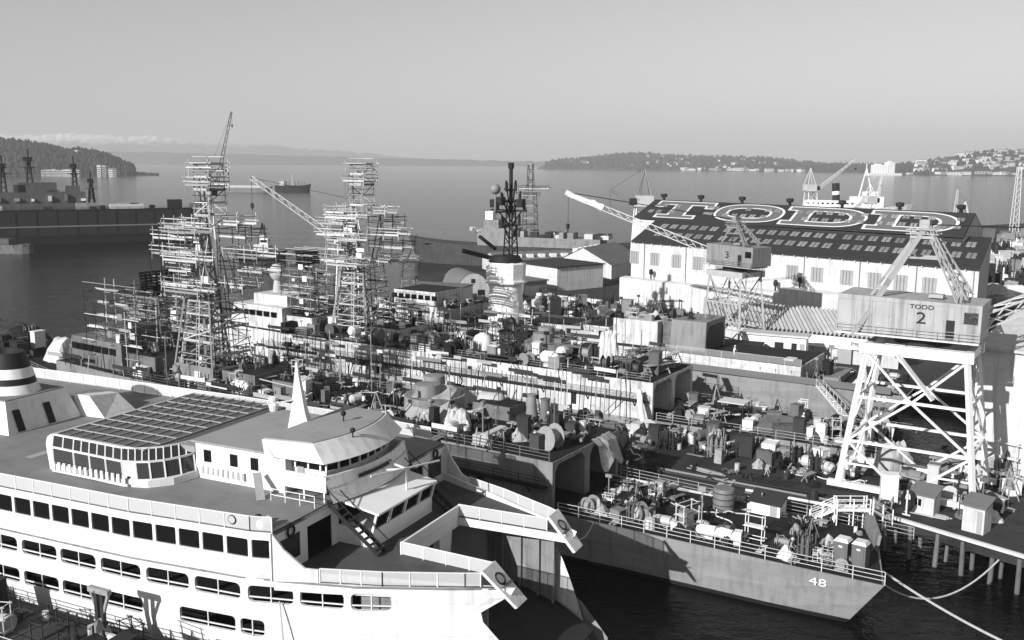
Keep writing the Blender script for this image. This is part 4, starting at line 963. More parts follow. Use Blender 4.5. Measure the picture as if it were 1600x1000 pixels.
def dshape(x0, x1, ya, yb, n=14):
    P = [(x0, ya), (x0 + (x1 - x0) * .45, ya)]
    for i in range(1, n): t = -math.pi / 2 + math.pi * i / n; P.append((x0 + (x1 - x0) * .5 + (x1 - x0) * .5 * math.cos(t) ** .8, (ya + yb) / 2 + (yb - ya) / 2 * math.sin(t)))
    return P + [(x0 + (x1 - x0) * .45, yb), (x0, yb)]
for x0, x1 in ((.502, .738), (.746, .972)):
    xs_ = (x0 + .028) * KS; A = dshape(xs_, x1 * KS, y0, y1); B_ = dshape((x0 + .075) * KS, (x1 - .042) * KS, y0 + 3.0, y1 - 3.0); sx = x0 * KS
    Q = A + [(sx, y1), (sx, y1 - 3.0), (xs_, y1 - 3.0), (xs_, y0 + 3.0), (sx, y0 + 3.0), (sx, y0)]
    letter('letter_d', ring(A, B_) + [[(sx, y0), (xs_, y0), (xs_, y0 + 3), (sx, y0 + 3)], [(sx, y1 - 3), (xs_, y1 - 3), (xs_, y1), (sx, y1)]], [Q[1:len(A) - 1] + Q[len(A):], B_])
# turbine ventilators on the ridge
for s in (.035, .18, .33, .49, .65, .81, .965):
    p = UP(s, 1.0); v = MB().lathe([(.4, -.3), (.35, .6), (.8, .7), (.95, 1.3), (.85, 1.55), (.3, 1.65)], 10, p); v.build('ridge_ventilator', DARK, hr, True)
ew = (E1 - E0); en = Vector((-ew.y, ew.x, 0)).normalized(); en = -en if en.y > 0 else en
def wallpt(s, z, off=0.05): p = E0 + ew * s; return Vector((p.x, p.y, z)) + en * off
for s in (.012, .088, .166, .24, .315, .44, .536, .606, .686, .758, .823, .891, .961):
    w = .017
    sh = MB().loft([[wallpt(s - w, 14.9, .0), wallpt(s + w, 14.9, .0), wallpt(s + w, 17.8, .0), wallpt(s - w, 17.8, .0)], [wallpt(s - w, 14.9, .1), wallpt(s + w, 14.9, .1), wallpt(s + w, 17.8, .1), wallpt(s - w, 17.8, .1)]]).build('window_shutter', SHUT, td)
    for k in (-.5, 0, .5): bar('shutter_batten', wallpt(s + w * k, 14.95, .14), wallpt(s + w * k, 17.75, .14), .12, NAVM, sh)
for s in (.05, .2, .4, .57, .72, .86, .99): rod('downpipe', wallpt(s, 6, .16), wallpt(s, 19.8, .16), .09, NAVM, td)
for k in range(30): bar('rafter_end', wallpt(.015 + .033 * k, 19.75, .0), wallpt(.015 + .033 * k, 19.75, .55), .2, WALLW, td)
# lean-to bands along the wall foot
def wallbox(s0, s1, z0, z1, d, m, name, par=td):
    return MB().loft([[wallpt(s0, z0, 0.01), wallpt(s1, z0, .01), wallpt(s1, z1, .01), wallpt(s0, z1, .01)], [wallpt(s0, z0, d), wallpt(s1, z0, d), wallpt(s1, z1 - .25, d), wallpt(s0, z1 - .25, d)]]).build(name, m, par)
wallbox(-.02, .36, GZ, 11.8, 2.2, WALLW, 'lean_to'); wallbox(.52, 1.0, GZ, 13.4, 2.6, WALLW, 'lean_to'); wallbox(.36, .52, GZ, 12.4, 2.3, WALLW, 'lean_to')
for s, z in ((.09, 11.9), (.50, 12.4), (.57, 13.5)):
    p = wallpt(s, z, 1.4); MB().tube(p, p + Vector((0, 0, 1.0)), .18, 6).lathe([(.4, 0), (.5, .5), (.4, 1.1), (.1, 1.3)], 8, p + Vector((0, 0, 1.0))).build('roof_vent', DARK, td)

def hall(name, label, c, rz, lx, ly, h, ridge, wm_, rm, along='x', cat='shed'):
    t = root(name, label, cat, (c[0], c[1], GZ), R(rz))
    b = MB(); b.box(-lx, lx, -ly, ly, 0, h)
    if ridge and along == 'x':
        b.add([(-lx, -ly, h), (-lx, ly, h), (-lx, 0, ridge), (lx, -ly, h), (lx, ly, h), (lx, 0, ridge)], [(0, 2, 1), (3, 4, 5)])
    b.build('wall', wm_, t); e = .4
    if ridge: MB().add([(-lx - e, -ly - e, h - .1), (lx + e, -ly - e, h - .1), (lx + e, 0, ridge + .15), (-lx - e, 0, ridge + .15), (lx + e, ly + e, h - .1), (-lx - e, ly + e, h - .1)], [(0, 1, 2, 3), (2, 4, 5, 3)]).build('roof', rm, t)
    else: blk('roof', -lx - e, lx + e, -ly - e, ly + e, h + .01, h + .35, rm, t)
    return t
# corrugated shed in front of the hall
t = root('corrugated_shed', 'long shed with corrugated sheet roof in front of the white hall', 'shed', (0, 0, 0))
c0, c1, c2, c3 = Vector((38.6, 191.6, 11.2)), Vector((66.5, 172.0, 11.2)), Vector((37.2, 178.6, 8.2)), Vector((66.0, 160.6, 8.2))
n = 44
for k in range(n):
    a, c = c0.lerp(c1, k / n), c0.lerp(c1, (k + 1) / n); d, e_ = c2.lerp(c3, k / n), c2.lerp(c3, (k + 1) / n)
    m = MB(); h = Vector((0, 0, .42)); m_ = a.lerp(c, .5); n_ = d.lerp(e_, .5)
    m.add([a, a.lerp(m_, .5) + h, m_ + h, m_.lerp(c, .5), c, d, d.lerp(n_, .5) + h, n_ + h, n_.lerp(e_, .5), e_], [(0, 5, 6, 1), (1, 6, 7, 2), (2, 7, 8, 3), (3, 8, 9, 4)])
    m.build('roof_sheet', CORR, t)
b = MB(); b.add([G(c2), G(c3), c3 - Vector((0, 0, .1)), c2 - Vector((0, 0, .1)), G(c0), c0 - Vector((0, 0, .1)), G(c1), c1 - Vector((0, 0, .1))], [(0, 1, 2, 3), (4, 0, 3, 5), (1, 6, 7, 2)]); b.build('wall', OFFW, t)
fa = MB(); a, c = c2.lerp(c3, .42), c3 + (c3 - c2).normalized() * 1.0; f = Vector((-.55, -.83, 0)) * .3
fa.loft([[a + f + Vector((0, 0, -2.0)), c + f + Vector((0, 0, -2.0)), c + f, a + f], [a + f * 2 + Vector((0, 0, -2.0)), c + f * 2 + Vector((0, 0, -2.0)), c + f * 2, a + f * 2]]).build('fascia_board', WHITE, t)
pt = c2.lerp(c3, .83) + f * 2.4; ang = math.atan2((c3 - c2).y, (c3 - c2).x)
text('fascia_sign', 'PIER 6-A', .95, DARK, t, (pt.x, pt.y, 7.2), (R(90), 0, ang), 1.2)
for k in (.5, .62, .74):
    q = c2.lerp(c3, k) + f * 2.2; MB().box(-1.2, 1.2, -.1, .1, 0, 2.6).build('shed_door', SHUT, t).matrix_local = Matrix.Translation((q.x, q.y, 3.6)) @ Matrix.Rotation(ang, 4, 'Z')
# yard cabins
t = hall('site_cabin', 'long white site cabin with flat roof and open doorway before the corrugated shed', (45.6, 163.6), -25, 5.4, 1.5, 5.4, 0, WHITE, OFFW, cat='cabin')
for x, w, m in ((.2, 1.5, BLACK), (3.0, .9, BLACK), (4.4, .8, SHUT)): blk('doorway', x, x + w, -1.56, -1.48, 2.3, 4.4, m, t)
t = hall('container', 'dark ribbed shipping container beside the white site cabin', (39.2, 161.2), -25, 3.2, 1.2, 4.2, 0, DARK, DARK, cat='container')
for k in range(16): bar('rib', (-3.1 + .41 * k, -1.24, 0.05), (-3.1 + .41 * k, -1.24, 4.1), .12, DARK, t)
t = hall('gable_shed', 'white gable-fronted shed with grey roof left of the lettered hall', (27.5, 303), 62, 13, 9.5, 4.2, 9.0, WALLW, ROOFM)
for k in range(5): blk('roof_monitor', -9 + 4.2 * k, -6.8 + 4.2 * k, 3.5, 5.2, 6.6, 8.3, WHITE, t)
t = hall('gable_shed', 'low long shed with pale roof boxes behind the mast tower', (6, 312), 20, 14, 8, 3.6, 6.0, OFFW, ROOFM)
for k in range(6): blk('roof_monitor', -11 + 4 * k, -9 + 4 * k, -5.2, -3.6, 4.2, 5.6, WHITE, t)
t = hall('flat_roofed_shed', 'block-like shed with flat black roof between mast tower and gable shed', (13.0, 271), 38, 8.5, 9.5, 6.4, 0, WALLW, ROOFD)
t = hall('flat_roofed_shed', 'small low shed with flat grey roof at the foot of the mast tower', (3.0, 255), 38, 4.0, 5.0, 3.6, 0, NAVM, ROOFM)
t = hall('low_store', 'long low white-walled store beside the cluttered yard', (18, 233), -37, 11, 2.2, 2.4, 0, WALLW, ROOFD)
# quonset hut
t = root('arched_hut', 'pale round-roofed hut standing left of the drum-shaped mast tower', 'hut', (-12.2, 246, GZ), R(20))
P = [(4.8 * math.cos(R(a)), 6.6 * math.sin(R(a)) * .95 + .8) for a in range(0, 181, 15)]
m = MB(); m.loft([[(x, -7, z) for x, z in P], [(x, 7, z) for x, z in P]], cap=False, closed=False); m.build('vault', ROOFM, t, True)
MB().poly([(x * .99, -6.9, z) for x, z in P] + [(-4.8, -6.9, 0), (4.8, -6.9, 0)]).build('end_wall', OFFW, t); MB().poly([(x * .99, 6.9, z) for x, z in P[::-1]] + [(4.8, 6.9, 0), (-4.8, 6.9, 0)]).build('end_wall', OFFW, t)
blk('vent_opening', -.5, .5, -7.0, -6.85, 4.6, 5.6, DARK, t); blk('door', 1.2, 3.0, -7.0, -6.85, 0, 2.8, DIM, t)
t = root('field_store', 'pale blockhouse with dark doors at the foot of the arched hut', 'store', (-17.5, 229, GZ), R(-20))
MB().box(-7, 7, -4, 4, 0, 5.2).build('wall', WALLW, t); blk('roof', -7.2, 7.2, -4.2, 4.2, 5.21, 5.5, ROOFM, t)
for x in (-4, 1, 4.4): blk('doorway', x, x + 1.1, -4.06, -3.98, .1, 2.4, BLACK, t)
# lattice water tower left of the hut
t = root('lattice_stand', 'small pale lattice stand with railed platform behind the scaffold tower', 'tower', (-26.5, 246, GZ), 0)
tower(t, 0, 9.0, 2.6, 1.6, 4, SCAF, boards=False); platform(t, -2.4, 2.4, -2.2, 2.2, 9.1, h=1.6)
# building at the right edge
t = root('assembly_shop', 'tall pale workshop wall at the right edge behind the numbered crane', 'building', (0, 0, 0))
a, c = Vector((52.6, 107.2, GZ)), Vector((92, 64.8, GZ)); nb = Vector((.73, .68, 0))
MB().loft([[a, c, c + nb * 40, a + nb * 40], [Vector((p.x, p.y, 17.6)) for p in (a, c, c + nb * 40, a + nb * 40)]]).build('wall', WALLW, t)
rp = [Vector((p.x, p.y, z)) for p, z in ((a - nb * .5, 17.65), (c - nb * .5, 17.65), (c + nb * 20, 22), (a + nb * 20, 22), (c + nb * 40, 17.65), (a + nb * 40, 17.65))]
MB().add(rp + [p + Vector((0, 0, .3)) for p in rp], [(0, 1, 2, 3), (3, 2, 4, 5), (6, 9, 8, 7), (9, 11, 10, 8), (0, 6, 7, 1), (0, 3, 9, 6), (1, 7, 8, 2)]).build('roof', OFFW, t)
for k in range(3):
    q = a.lerp(c, .12 + .13 * k) - nb * .05; e_ = (c - a).normalized()
    wn_ = MB().loft([[q + Vector((0, 0, 6.5)), q + e_ * 3 + Vector((0, 0, 6.5)), q + e_ * 3 + Vector((0, 0, 9.5)), q + Vector((0, 0, 9.5))], [p_ - nb * .08 for p_ in (q + Vector((0, 0, 6.5)), q + e_ * 3 + Vector((0, 0, 6.5)), q + e_ * 3 + Vector((0, 0, 9.5)), q + Vector((0, 0, 9.5)))]]).build('window', GLASSM, t)

# ================================================================== CRANES
def lattice(t, p, q, w0, w1, n, m, cw=.12, name='boom'):
    """square lattice from p to q; chords and lacings are separate members"""
    p, q = Vector(p), Vector(q); k = (q - p).to_track_quat('Z', 'Y'); C = [(-1, -1), (1, -1), (1, 1), (-1, 1)]
    pt = lambda i, c: p.lerp(q, i / n) + k @ Vector((c[0], c[1], 0)) * ((w0 + (w1 - w0) * i / n) / 2)
    for c in C: bar(name + '_chord', pt(0, c), pt(n, c), cw * 1.3, m, t)
    for i in range(n):
        for j in range(4): bar(name + '_lacing', pt(i, C[j]), pt(i + 1, C[(j + 1) % 4]), cw * .8, m, t)
def truss_leg_pair(t, A, B, A2, B2, zs, m, w):
    """one face of the portal: two raking legs with horizontals and bracing"""
    A, B, A2, B2 = map(Vector, (A, B, A2, B2))
    f = lambda P, Q, z: P.lerp(Q, (z - P.z) / (Q.z - P.z))
    bar('portal_leg', A, A2, w, m, t); bar('portal_leg', B, B2, w, m, t)
    Z = [A.z] + zs + [A2.z]
    for i, z in enumerate(zs): bar('portal_tie', f(A, A2, z), f(B, B2, z), w * .6, m, t)
    for i in range(len(Z) - 1):
        a, c = Z[i], Z[i + 1]; pa, pb, qa, qb = f(A, A2, a), f(B, B2, a), f(A, A2, c), f(B, B2, c)
        m0, m1 = pa.lerp(pb, .5), qa.lerp(qb, .5)
        if i % 2 == 0: bar('portal_brace', qa, m0, w * .5, m, t); bar('portal_brace', qb, m0, w * .5, m, t)
        else: bar('portal_brace', pa, m1, w * .5, m, t); bar('portal_brace', pb, m1, w * .5, m, t)
        if i == 0: bar('portal_strut', pa.lerp(qa, .5), qa.lerp(m0, .5), w * .4, m, t); bar('portal_strut', pb.lerp(qb, .5), qb.lerp(m0, .5), w * .4, m, t)
def portal_crane(label, F, x, y, gx, gy, H_, tx, ty, hx0, hx1, hy, hh, apex, boom, word, num, leg=.55, bw_=1.5, mats=(CRANEW, CRANEG, CRANEL)):
    t = root('portal_crane', label, 'crane', F.w(x, y, GZ), F.a); W, Gm, Bm = mats
    zs = [H_ * .36, H_ * .68]
    for sy in (1, -1): truss_leg_pair(t, (gx, sy * gy, .5), (-gx, sy * gy, .5), (tx, sy * ty, H_), (-tx, sy * ty, H_), zs, W, leg)
    for sx in (1, -1): truss_leg_pair(t, (sx * gx, gy, .5), (sx * gx, -gy, .5), (sx * tx, ty, H_), (sx * tx, -ty, H_), zs, W, leg * .9)
    for sy in (1, -1):
        blk('sill_beam', -gx - 1.0, gx + 1.0, sy * gy - .35, sy * gy + .35, .35, .95, W, t)
        for sx in (1, -1):
            bg_ = blk('bogie', sx * gx - 1.1, sx * gx + 1.1, sy * gy - .3, sy * gy + .3, .12, .5, DARK, t)
        blk('top_beam', -tx - .6, tx + .6, sy * ty - .35, sy * ty + .35, H_ - .1, H_ + 1.0, W, t)
    for sx in (1, -1): blk('top_beam', sx * tx - .35, sx * tx + .35, -ty, ty, H_, H_ + .9, W, t)
    MB().lathe([(ty * .8, 0), (ty * .8, .7), (ty * .7, .75)], 20, (0, 0, H_ + 1.0)).build('slew_ring', DARK, t)
    blk('turntable', hx0 + .5, hx1 - .5, -hy * .9, hy * .9, H_ + 1.75, H_ + 2.0, DARK, t)
    z = H_ + 2.05
    ho = MB().loft([[(hx0, -hy, z), (hx1, -hy, z), (hx1, hy, z), (hx0, hy, z)], [(hx0, -hy, z + hh * .94), (hx1, -hy, z + hh), (hx1, hy, z + hh), (hx0, hy, z + hh * .94)]]).build('machinery_house', Gm, t)
    nrib = int((hx1 - hx0) / 1.6)
    for k in range(1, nrib): xx = hx0 + (hx1 - hx0) * k / nrib; blk('panel_joint', xx - .04, xx + .04, hy - .01, hy + .05, z + .05, z + hh * .92, Gm, ho)
    blk('house_door', hx0 + 2.4, hx0 + 3.2, hy - .02, hy + .04, z + .05, z + 2.0, DARK, ho)
    blk('house_window', hx0 + .3, hx0 + 1.6, hy - .02, hy + .05, z + hh * .45, z + hh * .75, GLASS, ho)
    blk('roof_hatch', hx0 + 4, hx0 + 5.4, 0, 1.2, z + hh, z + hh + .35, Gm, ho)
    wires(t, [(hx0, hy + .6, z - .1), (hx1, hy + .6, z - .1)], 1.0, 2.0, 'walkway_rail', Gm); blk('walkway', hx0, hx1, hy + .02, hy + .7, z - .2, z - .08, W, t)
    ax, az = apex; A_ = Vector((ax, 0, az))
    for sy in (1, -1):
        bar('mast_leg', (ax + .2, sy * .35, az), (hx1 - .6, sy * hy * .95, z - .5), leg * .55, Gm, t); lattice(t, (ax - .2, sy * .35, az), (hx0 + 2.0, sy * hy * .8, z + hh), leg * .8, leg * 1.5, 8, Gm, .1, 'mast')
        bar('mast_tie', (ax + (hx1 - ax) * .3, sy * hy * .36, az - (az - z) * .3), (ax - (ax - hx0) * .28, sy * hy * .36, az - (az - z) * .3), .2, Gm, t)
    blk('sheave_frame', ax - .5, ax + .5, -.7, .7, az - .4, az + .5, Gm, t)
    platform(t, ax - 1.0, ax + 1.2, -1.0, 1.0, az - 1.4, h=.9, m=Gm, pl=Gm)
    p, q, w0, w1, n = boom
    lattice(t, p, q, w0, w1, n, Bm, .13)
    for s in (-.3, .3): rod('pendant_rope', (ax, s, az), Vector(q) + Vector((0, s, .3)), .04, DARK, t)
    hook = Vector(q) - Vector((0, 0, .4)); rod('hoist_rope', hook, hook - Vector((0, 0, 5.0)), .04, DARK, t)
    MB().box(-.25, .25, -.2, .2, -.9, 0).tube((0, 0, -.9), (0, 0, -1.5), .12, 6).build('hook_block', DARK, t).location = hook - Vector((0, 0, 5.0))
    if num:
        xm = hx0 + 5.6
        text('crane_number', num, 1.7, DARK, ho, (xm, hy + .07, z + hh * .5), (R(90), 0, R(180)), 1.25)
        if word: text('crane_owner', word, .62, DARK, ho, (xm, hy + .07, z + hh * .8), (R(90), 0, R(180)), 1.3)
    return t
c2_ = portal_crane('big white portal crane numbered 2 with grey house, standing by the pier end', F1, 1.5, -24, 6.7, 5.0, 15.0, 4.9, 3.6, -5.8, 8.2, 3.3, 3.9, (.6, 28.4),
             ((-5.0, -1.5, 18.5), (-24, -22, 27.0), 1.5, 1.0, 12), 'TODD', '2', leg=.46)
bar('stay_strut', (.6, .6, 28.0), (6.4, 3.9, 16.6), .45, CRANEG, c2_)
bar('access_stair', (1.6, 4.4, 15.2), (-2.2, 5.0, 11.0), .9, CRANEW, c2_, .15)
C3F = Frame((40.3, 172.6), 128)
portal_crane('grey-housed portal crane numbered 3 with raised pale boom before the white hall', C3F, 0, 0, 4.5, 3.8, 14.6, 3.5, 2.8, -5.7, 4.7, 2.6, 3.6, (.3, 24.6),
             ((4.5, 0, 18.2), (21.6, 21.4, 28.9), 1.2, .75, 16), None, '3', leg=.34, mats=(mat('worn_crane_paint', .42, .6, .15, .8, streak=.3), mat('dark_crane_house_paint', .26, .6, .15, .8, streak=.4, plate=(1.9, 3.4, .3)), CRANEL))
# canvas sleeve on the boom tip of crane 3
t3c = [o for o in bpy.data.objects if o.name.startswith('portal_crane')][-1]
p, q = Vector((4.5, 0, 18.2)), Vector((21.6, 21.4, 28.9)); k = (q - p).to_track_quat('Z', 'Y'); rr = random.Random(5)
rings = []
for i in range(9):
    c = p.lerp(q, .77 + .25 * i / 8); r = (.78 - .3 * i / 8) * rr.uniform(.8, 1.15)
    rings.append([c + k @ Vector((r * math.cos(a) * rr.uniform(.85, 1.15), r * math.sin(a) * rr.uniform(.85, 1.15), 0)) for a in [2 * math.pi * j / 8 for j in range(8)]])
MB().loft(rings).build('boom_sleeve', WHITE, t3c)

# simpler tower cranes in the distance
def far_crane(label, loc, rz, gz, H_, g, hs, apex, boom, m=CRANEW, hm=OFFW, bm=STEEL, bw_=(1.2, .6)):
    t = root('jib_crane', label, 'crane', loc, R(rz))
    C = [(-1, -1), (1, -1), (1, 1), (-1, 1)]
    for c in C: bar('leg', (c[0] * g, c[1] * g, 0), (c[0] * g * .7, c[1] * g * .7, H_), .4, m, t)
    for i in range(3):
        z0, z1 = H_ * i / 3, H_ * (i + 1) / 3; s0, s1 = g * (1 - .1 * i), g * (1 - .1 * (i + 1))
        for j in range(4):
            a, c = C[j], C[(j + 1) % 4]
            bar('brace', (a[0] * s0, a[1] * s0, z0), (c[0] * s1, c[1] * s1, z1), .25, m, t); bar('tie', (a[0] * s1, a[1] * s1, z1), (c[0] * s1, c[1] * s1, z1), .25, m, t)
    blk('deck', -g, g, -g, g, H_, H_ + .5, hm, t)
    blk('machinery_house', -hs[0], hs[0] * .6, -hs[1], hs[1], H_ + .5, H_ + .5 + hs[2], hm, t); blk('operator_cab', hs[0] * .6, hs[0] + 1.0, -hs[1] * .5, hs[1] * .6, H_ + .5, H_ + .5 + hs[2] * .7, DIM, t)
    for sy in (-1, 1): bar('mast_leg', (apex[0], sy * .2, apex[1]), (-hs[0] * .8, sy * hs[1], H_ + .5 + hs[2]), .3, bm, t); bar('mast_leg', (apex[0], sy * .2, apex[1]), (hs[0] * .5, sy * hs[1], H_ + .5 + hs[2] * .5), .3, bm, t)
    p = Vector((hs[0], 0, H_ + 1.2)); q = Vector(boom); lattice(t, p, q, bw_[0], bw_[1], 10, bm, .14)
    rod('pendant_rope', (apex[0], 0, apex[1]), q, .05, DARK, t); rod('hoist_rope', q, q - Vector((0, 0, 6)), .05, DARK, t)
    MB().box(-.35, .35, -.3, .3, -1.2, 0).tube((0, 0, -1.2), (0, 0, -1.8), .15, 6).build('hook_block', DARK, t).location = q - Vector((0, 0, 6))
    return t
def bear(u, d): return ((u - 800) / FPX * math.cos(PITCH) * d, d)
# crane behind the second scaffold tower, its boom reaching left across the water
x, y = bear(541, 232); far_crane('white lattice crane with long boom slanting left, behind the second scaffold tower', (x, y, GZ), 180, 0, 15, 3.0, (3.0, 2.2, 2.6), (-1.5, 25.5), (22.5, 2, 30.6), bm=CRANEL, bw_=(1.4, .9))
x, y = bear(318, 470); far_crane('white crane with upright lattice boom behind the left scaffold tower', (x, y, 0), 20, 0, 21, 3.4, (4.2, 3.0, 4.2), (1.5, 32), (13.5, 0, 61.5), bm=DARK, bw_=(1.8, .7))
x, y = bear(1004, 330); far_crane('white crane with level jib just beyond the left end of the lettered roof', (x, y, GZ), 182, 0, 20, 3.2, (3.4, 2.6, 3.2), (-.5, 33), (11, 0, 25.5), bm=STEEL)
x, y = bear(1268, 640); far_crane('white crane with long pale boom raised right, beyond the lettered roof', (x, y, GZ), 10, 0, 17, 4.0, (4.5, 3, 4), (-1, 32), (31, 0, 38.5), bm=CRANEL, bw_=(1.8, .8))
x, y = bear(1363, 620); far_crane('white crane with steep short boom beyond the lettered roof', (x, y, GZ), 15, 0, 10, 3.4, (4.5, 3, 4.2), (-1, 22), (7, 0, 28), bm=CRANEW, bw_=(1.8, .8))
x, y = bear(1508, 420); far_crane('pale crane with black-tipped jib beyond the right end of the lettered roof', (x, y, GZ), 160, 0, 10, 2.6, (3, 2.2, 3), (-1, 19), (2.5, 0, 24), bm=CRANEL)
x, y = bear(1592, 430); t = root('lattice_pylon', 'thin pale lattice pylon at the right edge beyond the yard', 'pylon', (x, y, GZ), 0); lattice(t, (0, 0, 0), (0, 0, 34), 3.0, 1.4, 12, CRANEL, .2, 'pylon')

# ================================================================== OTHER VESSELS
def simple_ship(name, label, loc, rz, L, beam, fb, hm, cat='ship'):
    t = root(name, label, cat, loc, rz); st = [(0, .8, 0), (.06, .92, 0), (.3, 1, 0), (.7, 1, .05), (.85, .8, .3), (.95, .4, .7), (1, .04, 1)]
    R_ = []
    for f, w, s in st:
        z = fb * (1 + .35 * s); x = f * L; xw = x - (L * .05) * s; h = beam / 2 * w
        R_.append([(xw, -h * .85, -1), (x, -h, z), (x, h, z), (xw, h * .85, -1)])
    MB().loft(R_).build('hull', hm, t)
    blk('deck', L * .02, L * .9, -beam * .4, beam * .4, fb + .02, fb + .1, DECK, t)
    return t
# frigate fitting out beyond the sheds
x0, y0 = bear(966, 345); x1, y1 = bear(636, 372); rz = math.atan2(y1 - y0, x1 - x0); L_ = math.hypot(x1 - x0, y1 - y0)
DHULL = mat('dark_primer_hull', .055, .7, .3, .2, streak=.5)
t = simple_ship('frigate', 'dark-hulled frigate fitting out at the far wharf beyond the sheds', (x0, y0, 0), rz, L_, 13, 7.5, DHULL, 'warship')
b = MB(); b.box(5, 40, -5.5, 5.5, 7.6, 11); b.box(38, 52, -5, 5, 7.6, 14); b.box(44, 50, -4, 4, 14, 17); b.build('superstructure', NAVM, t)
rr = random.Random(9)
for k in range(26): x = rr.uniform(2, 48); w = rr.uniform(.8, 2.2); blk('deck_box', x, x + w * 1.5, 1 + rr.uniform(-5, 3), 3 + rr.uniform(0, 2), 11, 11 + rr.uniform(.8, 2.6), rr.choice((PALE, MISC, DIM)), t)
blk('radar_house', 47, 50, -2, 2, 17, 20, PALE, t)
x, y = x0 + math.cos(rz) * 33, y0 + math.sin(rz) * 33
t = root('scaffold_tower', 'slender dark scaffold tower on the dark-hulled frigate at the far wharf', 'scaffolding', (x, y, 11), rz)
tower(t, 0, 16, 2.4, 1.8, 7, SCAFD); platform(t, -6.5, 4, -2, 2, 17.5, m=SCAFD); platform(t, -3, 6, -2, 2, 15, m=SCAFD); tower(t, 17, 26.5, 1.1, .8, 5, SCAFD)
# floating dry dock at left, with a warship inside
a = Vector((*bear(-40, 425), 0)); c = Vector((*bear(302, 468), 0)); rz = math.atan2(c.y - a.y, c.x - a.x); L_ = (c - a).length
t = root('floating_dry_dock', 'long dark floating dry dock moored at left', 'dry dock', a, rz)
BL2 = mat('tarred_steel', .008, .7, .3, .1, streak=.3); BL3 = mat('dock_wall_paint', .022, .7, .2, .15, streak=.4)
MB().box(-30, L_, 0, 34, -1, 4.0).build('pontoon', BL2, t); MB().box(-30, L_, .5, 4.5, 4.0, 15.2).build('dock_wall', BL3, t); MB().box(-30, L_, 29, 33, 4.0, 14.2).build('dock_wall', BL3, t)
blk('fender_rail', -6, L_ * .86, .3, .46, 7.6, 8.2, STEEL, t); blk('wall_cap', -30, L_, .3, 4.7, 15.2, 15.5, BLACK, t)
for k in range(14): blk('wall_frame', -20 + k * 8.4, -19.4 + k * 8.4, .34, .5, 4.2, 15.1, BL2, t)
wires(t, [(-30, .6, 15.5), (L_, .6, 15.5)], 1.2, 5, 'wall_rail', DARK)
rr = random.Random(4)
for k in range(12):
    x = 8 + k * 8 + rr.uniform(-2, 2); w = rr.uniform(1.5, 5); o = blk('dock_store', x, x + w, 1, 3.6, 15.5, 15.5 + rr.uniform(1, 3.2), rr.choice((PALE, MISC, DIM)), t)
blk('tarpaulin_heap', L_ * .58, L_ * .74, .8, 4.2, 15.5, 17.6, PALE, t); blk('dock_house', L_ * .86, L_ * .93, .6, 4.4, 15.5, 19.5, DIM, t)
p = a + Vector((math.cos(rz), math.sin(rz), 0)) * (-30) + Vector((-math.sin(rz), math.cos(rz), 0)) * 17
t = simple_ship('warship', 'dark warship with cluttered masts sitting in the floating dry dock', (p.x, p.y, 3), rz, 118, 15, 9, mat('shadowy_hull_grey', .05, .7, .2, .2, streak=.3), 'warship')  # hull has a dark grey of its own
b = MB(); b.box(12, 74, -6, 6, 9, 15); b.box(36, 74, -5, 5, 15, 20); b.box(14, 34, -4.5, 4.5, 15, 18.5); b.box(46, 62, -4, 4, 20, 24.5); b.box(66, 72, -3.5, 3.5, 20, 23); b.build('superstructure', mat('shadowy_house_grey', .10, .7, .2, .2, streak=.3), t)  # houses in their own dark grey, a step paler than the hull
for (x, h, w) in ((40, 37, 1.0), (51, 40, 1.2), (70, 37, .9), (77, 30, .8)):
    m = MB()
    for sx in (-1, 1):
        for sy in (-1, 1): m.beam((x + sx * 1.5 * w, sy * 1.5 * w, 15), (x + sx * .4, sy * .4, h - 5), .6)
    for q in range(6):
        z = 16 + (h - 22) * q / 6; m.beam((x - 1.3 * w, 0, z), (x + 1.1 * w, 0, z + 2.4), .25); m.beam((x + 1.3 * w, 0, z), (x - 1.1 * w, 0, z + 2.4), .25)
    m.tube((x, 0, h - 8), (x, 0, h), .32, 6)
    for z, l in ((h - 9, 3.2 * w), (h - 6.2, 2.2 * w)): m.box(x - l * .5, x + l * .5, -l * .5, l * .5, z, z + .4); m.beam((x - l, 0, z + .6), (x + l, 0, z + .6), .25); m.beam((x, -l, z + .6), (x, l, z + .6), .25)
    m.box(x - 1.9 * w, x + 1.5 * w, -.4, .3, h - 5.4, h - 3.8); m.build('mast', DARK, t)
for (x0_, x1_, z0_, z1_) in ((14, 19, 15, 17.4), (36, 40, 15, 18), (58, 63, 19, 21), (67, 72, 15, 19.5), (76, 84, 9, 13), (24, 28, 18, 20.5), (44, 49, 19, 23.5)): blk('deck_house', x0_, x1_, -4, 4, z0_, z1_, rr.choice((NAVD, DIM, MISC)), t)
for k in range(9): x = 16 + 7 * k; blk('deck_box', x, x + rr.uniform(1, 3), -6.3, -5, 16, 17 + rr.uniform(0, 2.5), rr.choice((PALE, MISC)), t)
# work boat beside the dry dock
p = Vector((*bear(14, 396), 0)); t = simple_ship('barge', 'pale work barge moored beside the dry dock at the left edge', (p.x - 14, p.y, 0), R(-10), 24, 8, 3.6, NAVD, 'barge'); MB().box(2, 14, -2.5, 2.5, 3.7, 6.0).build('cabin', MISC, t)
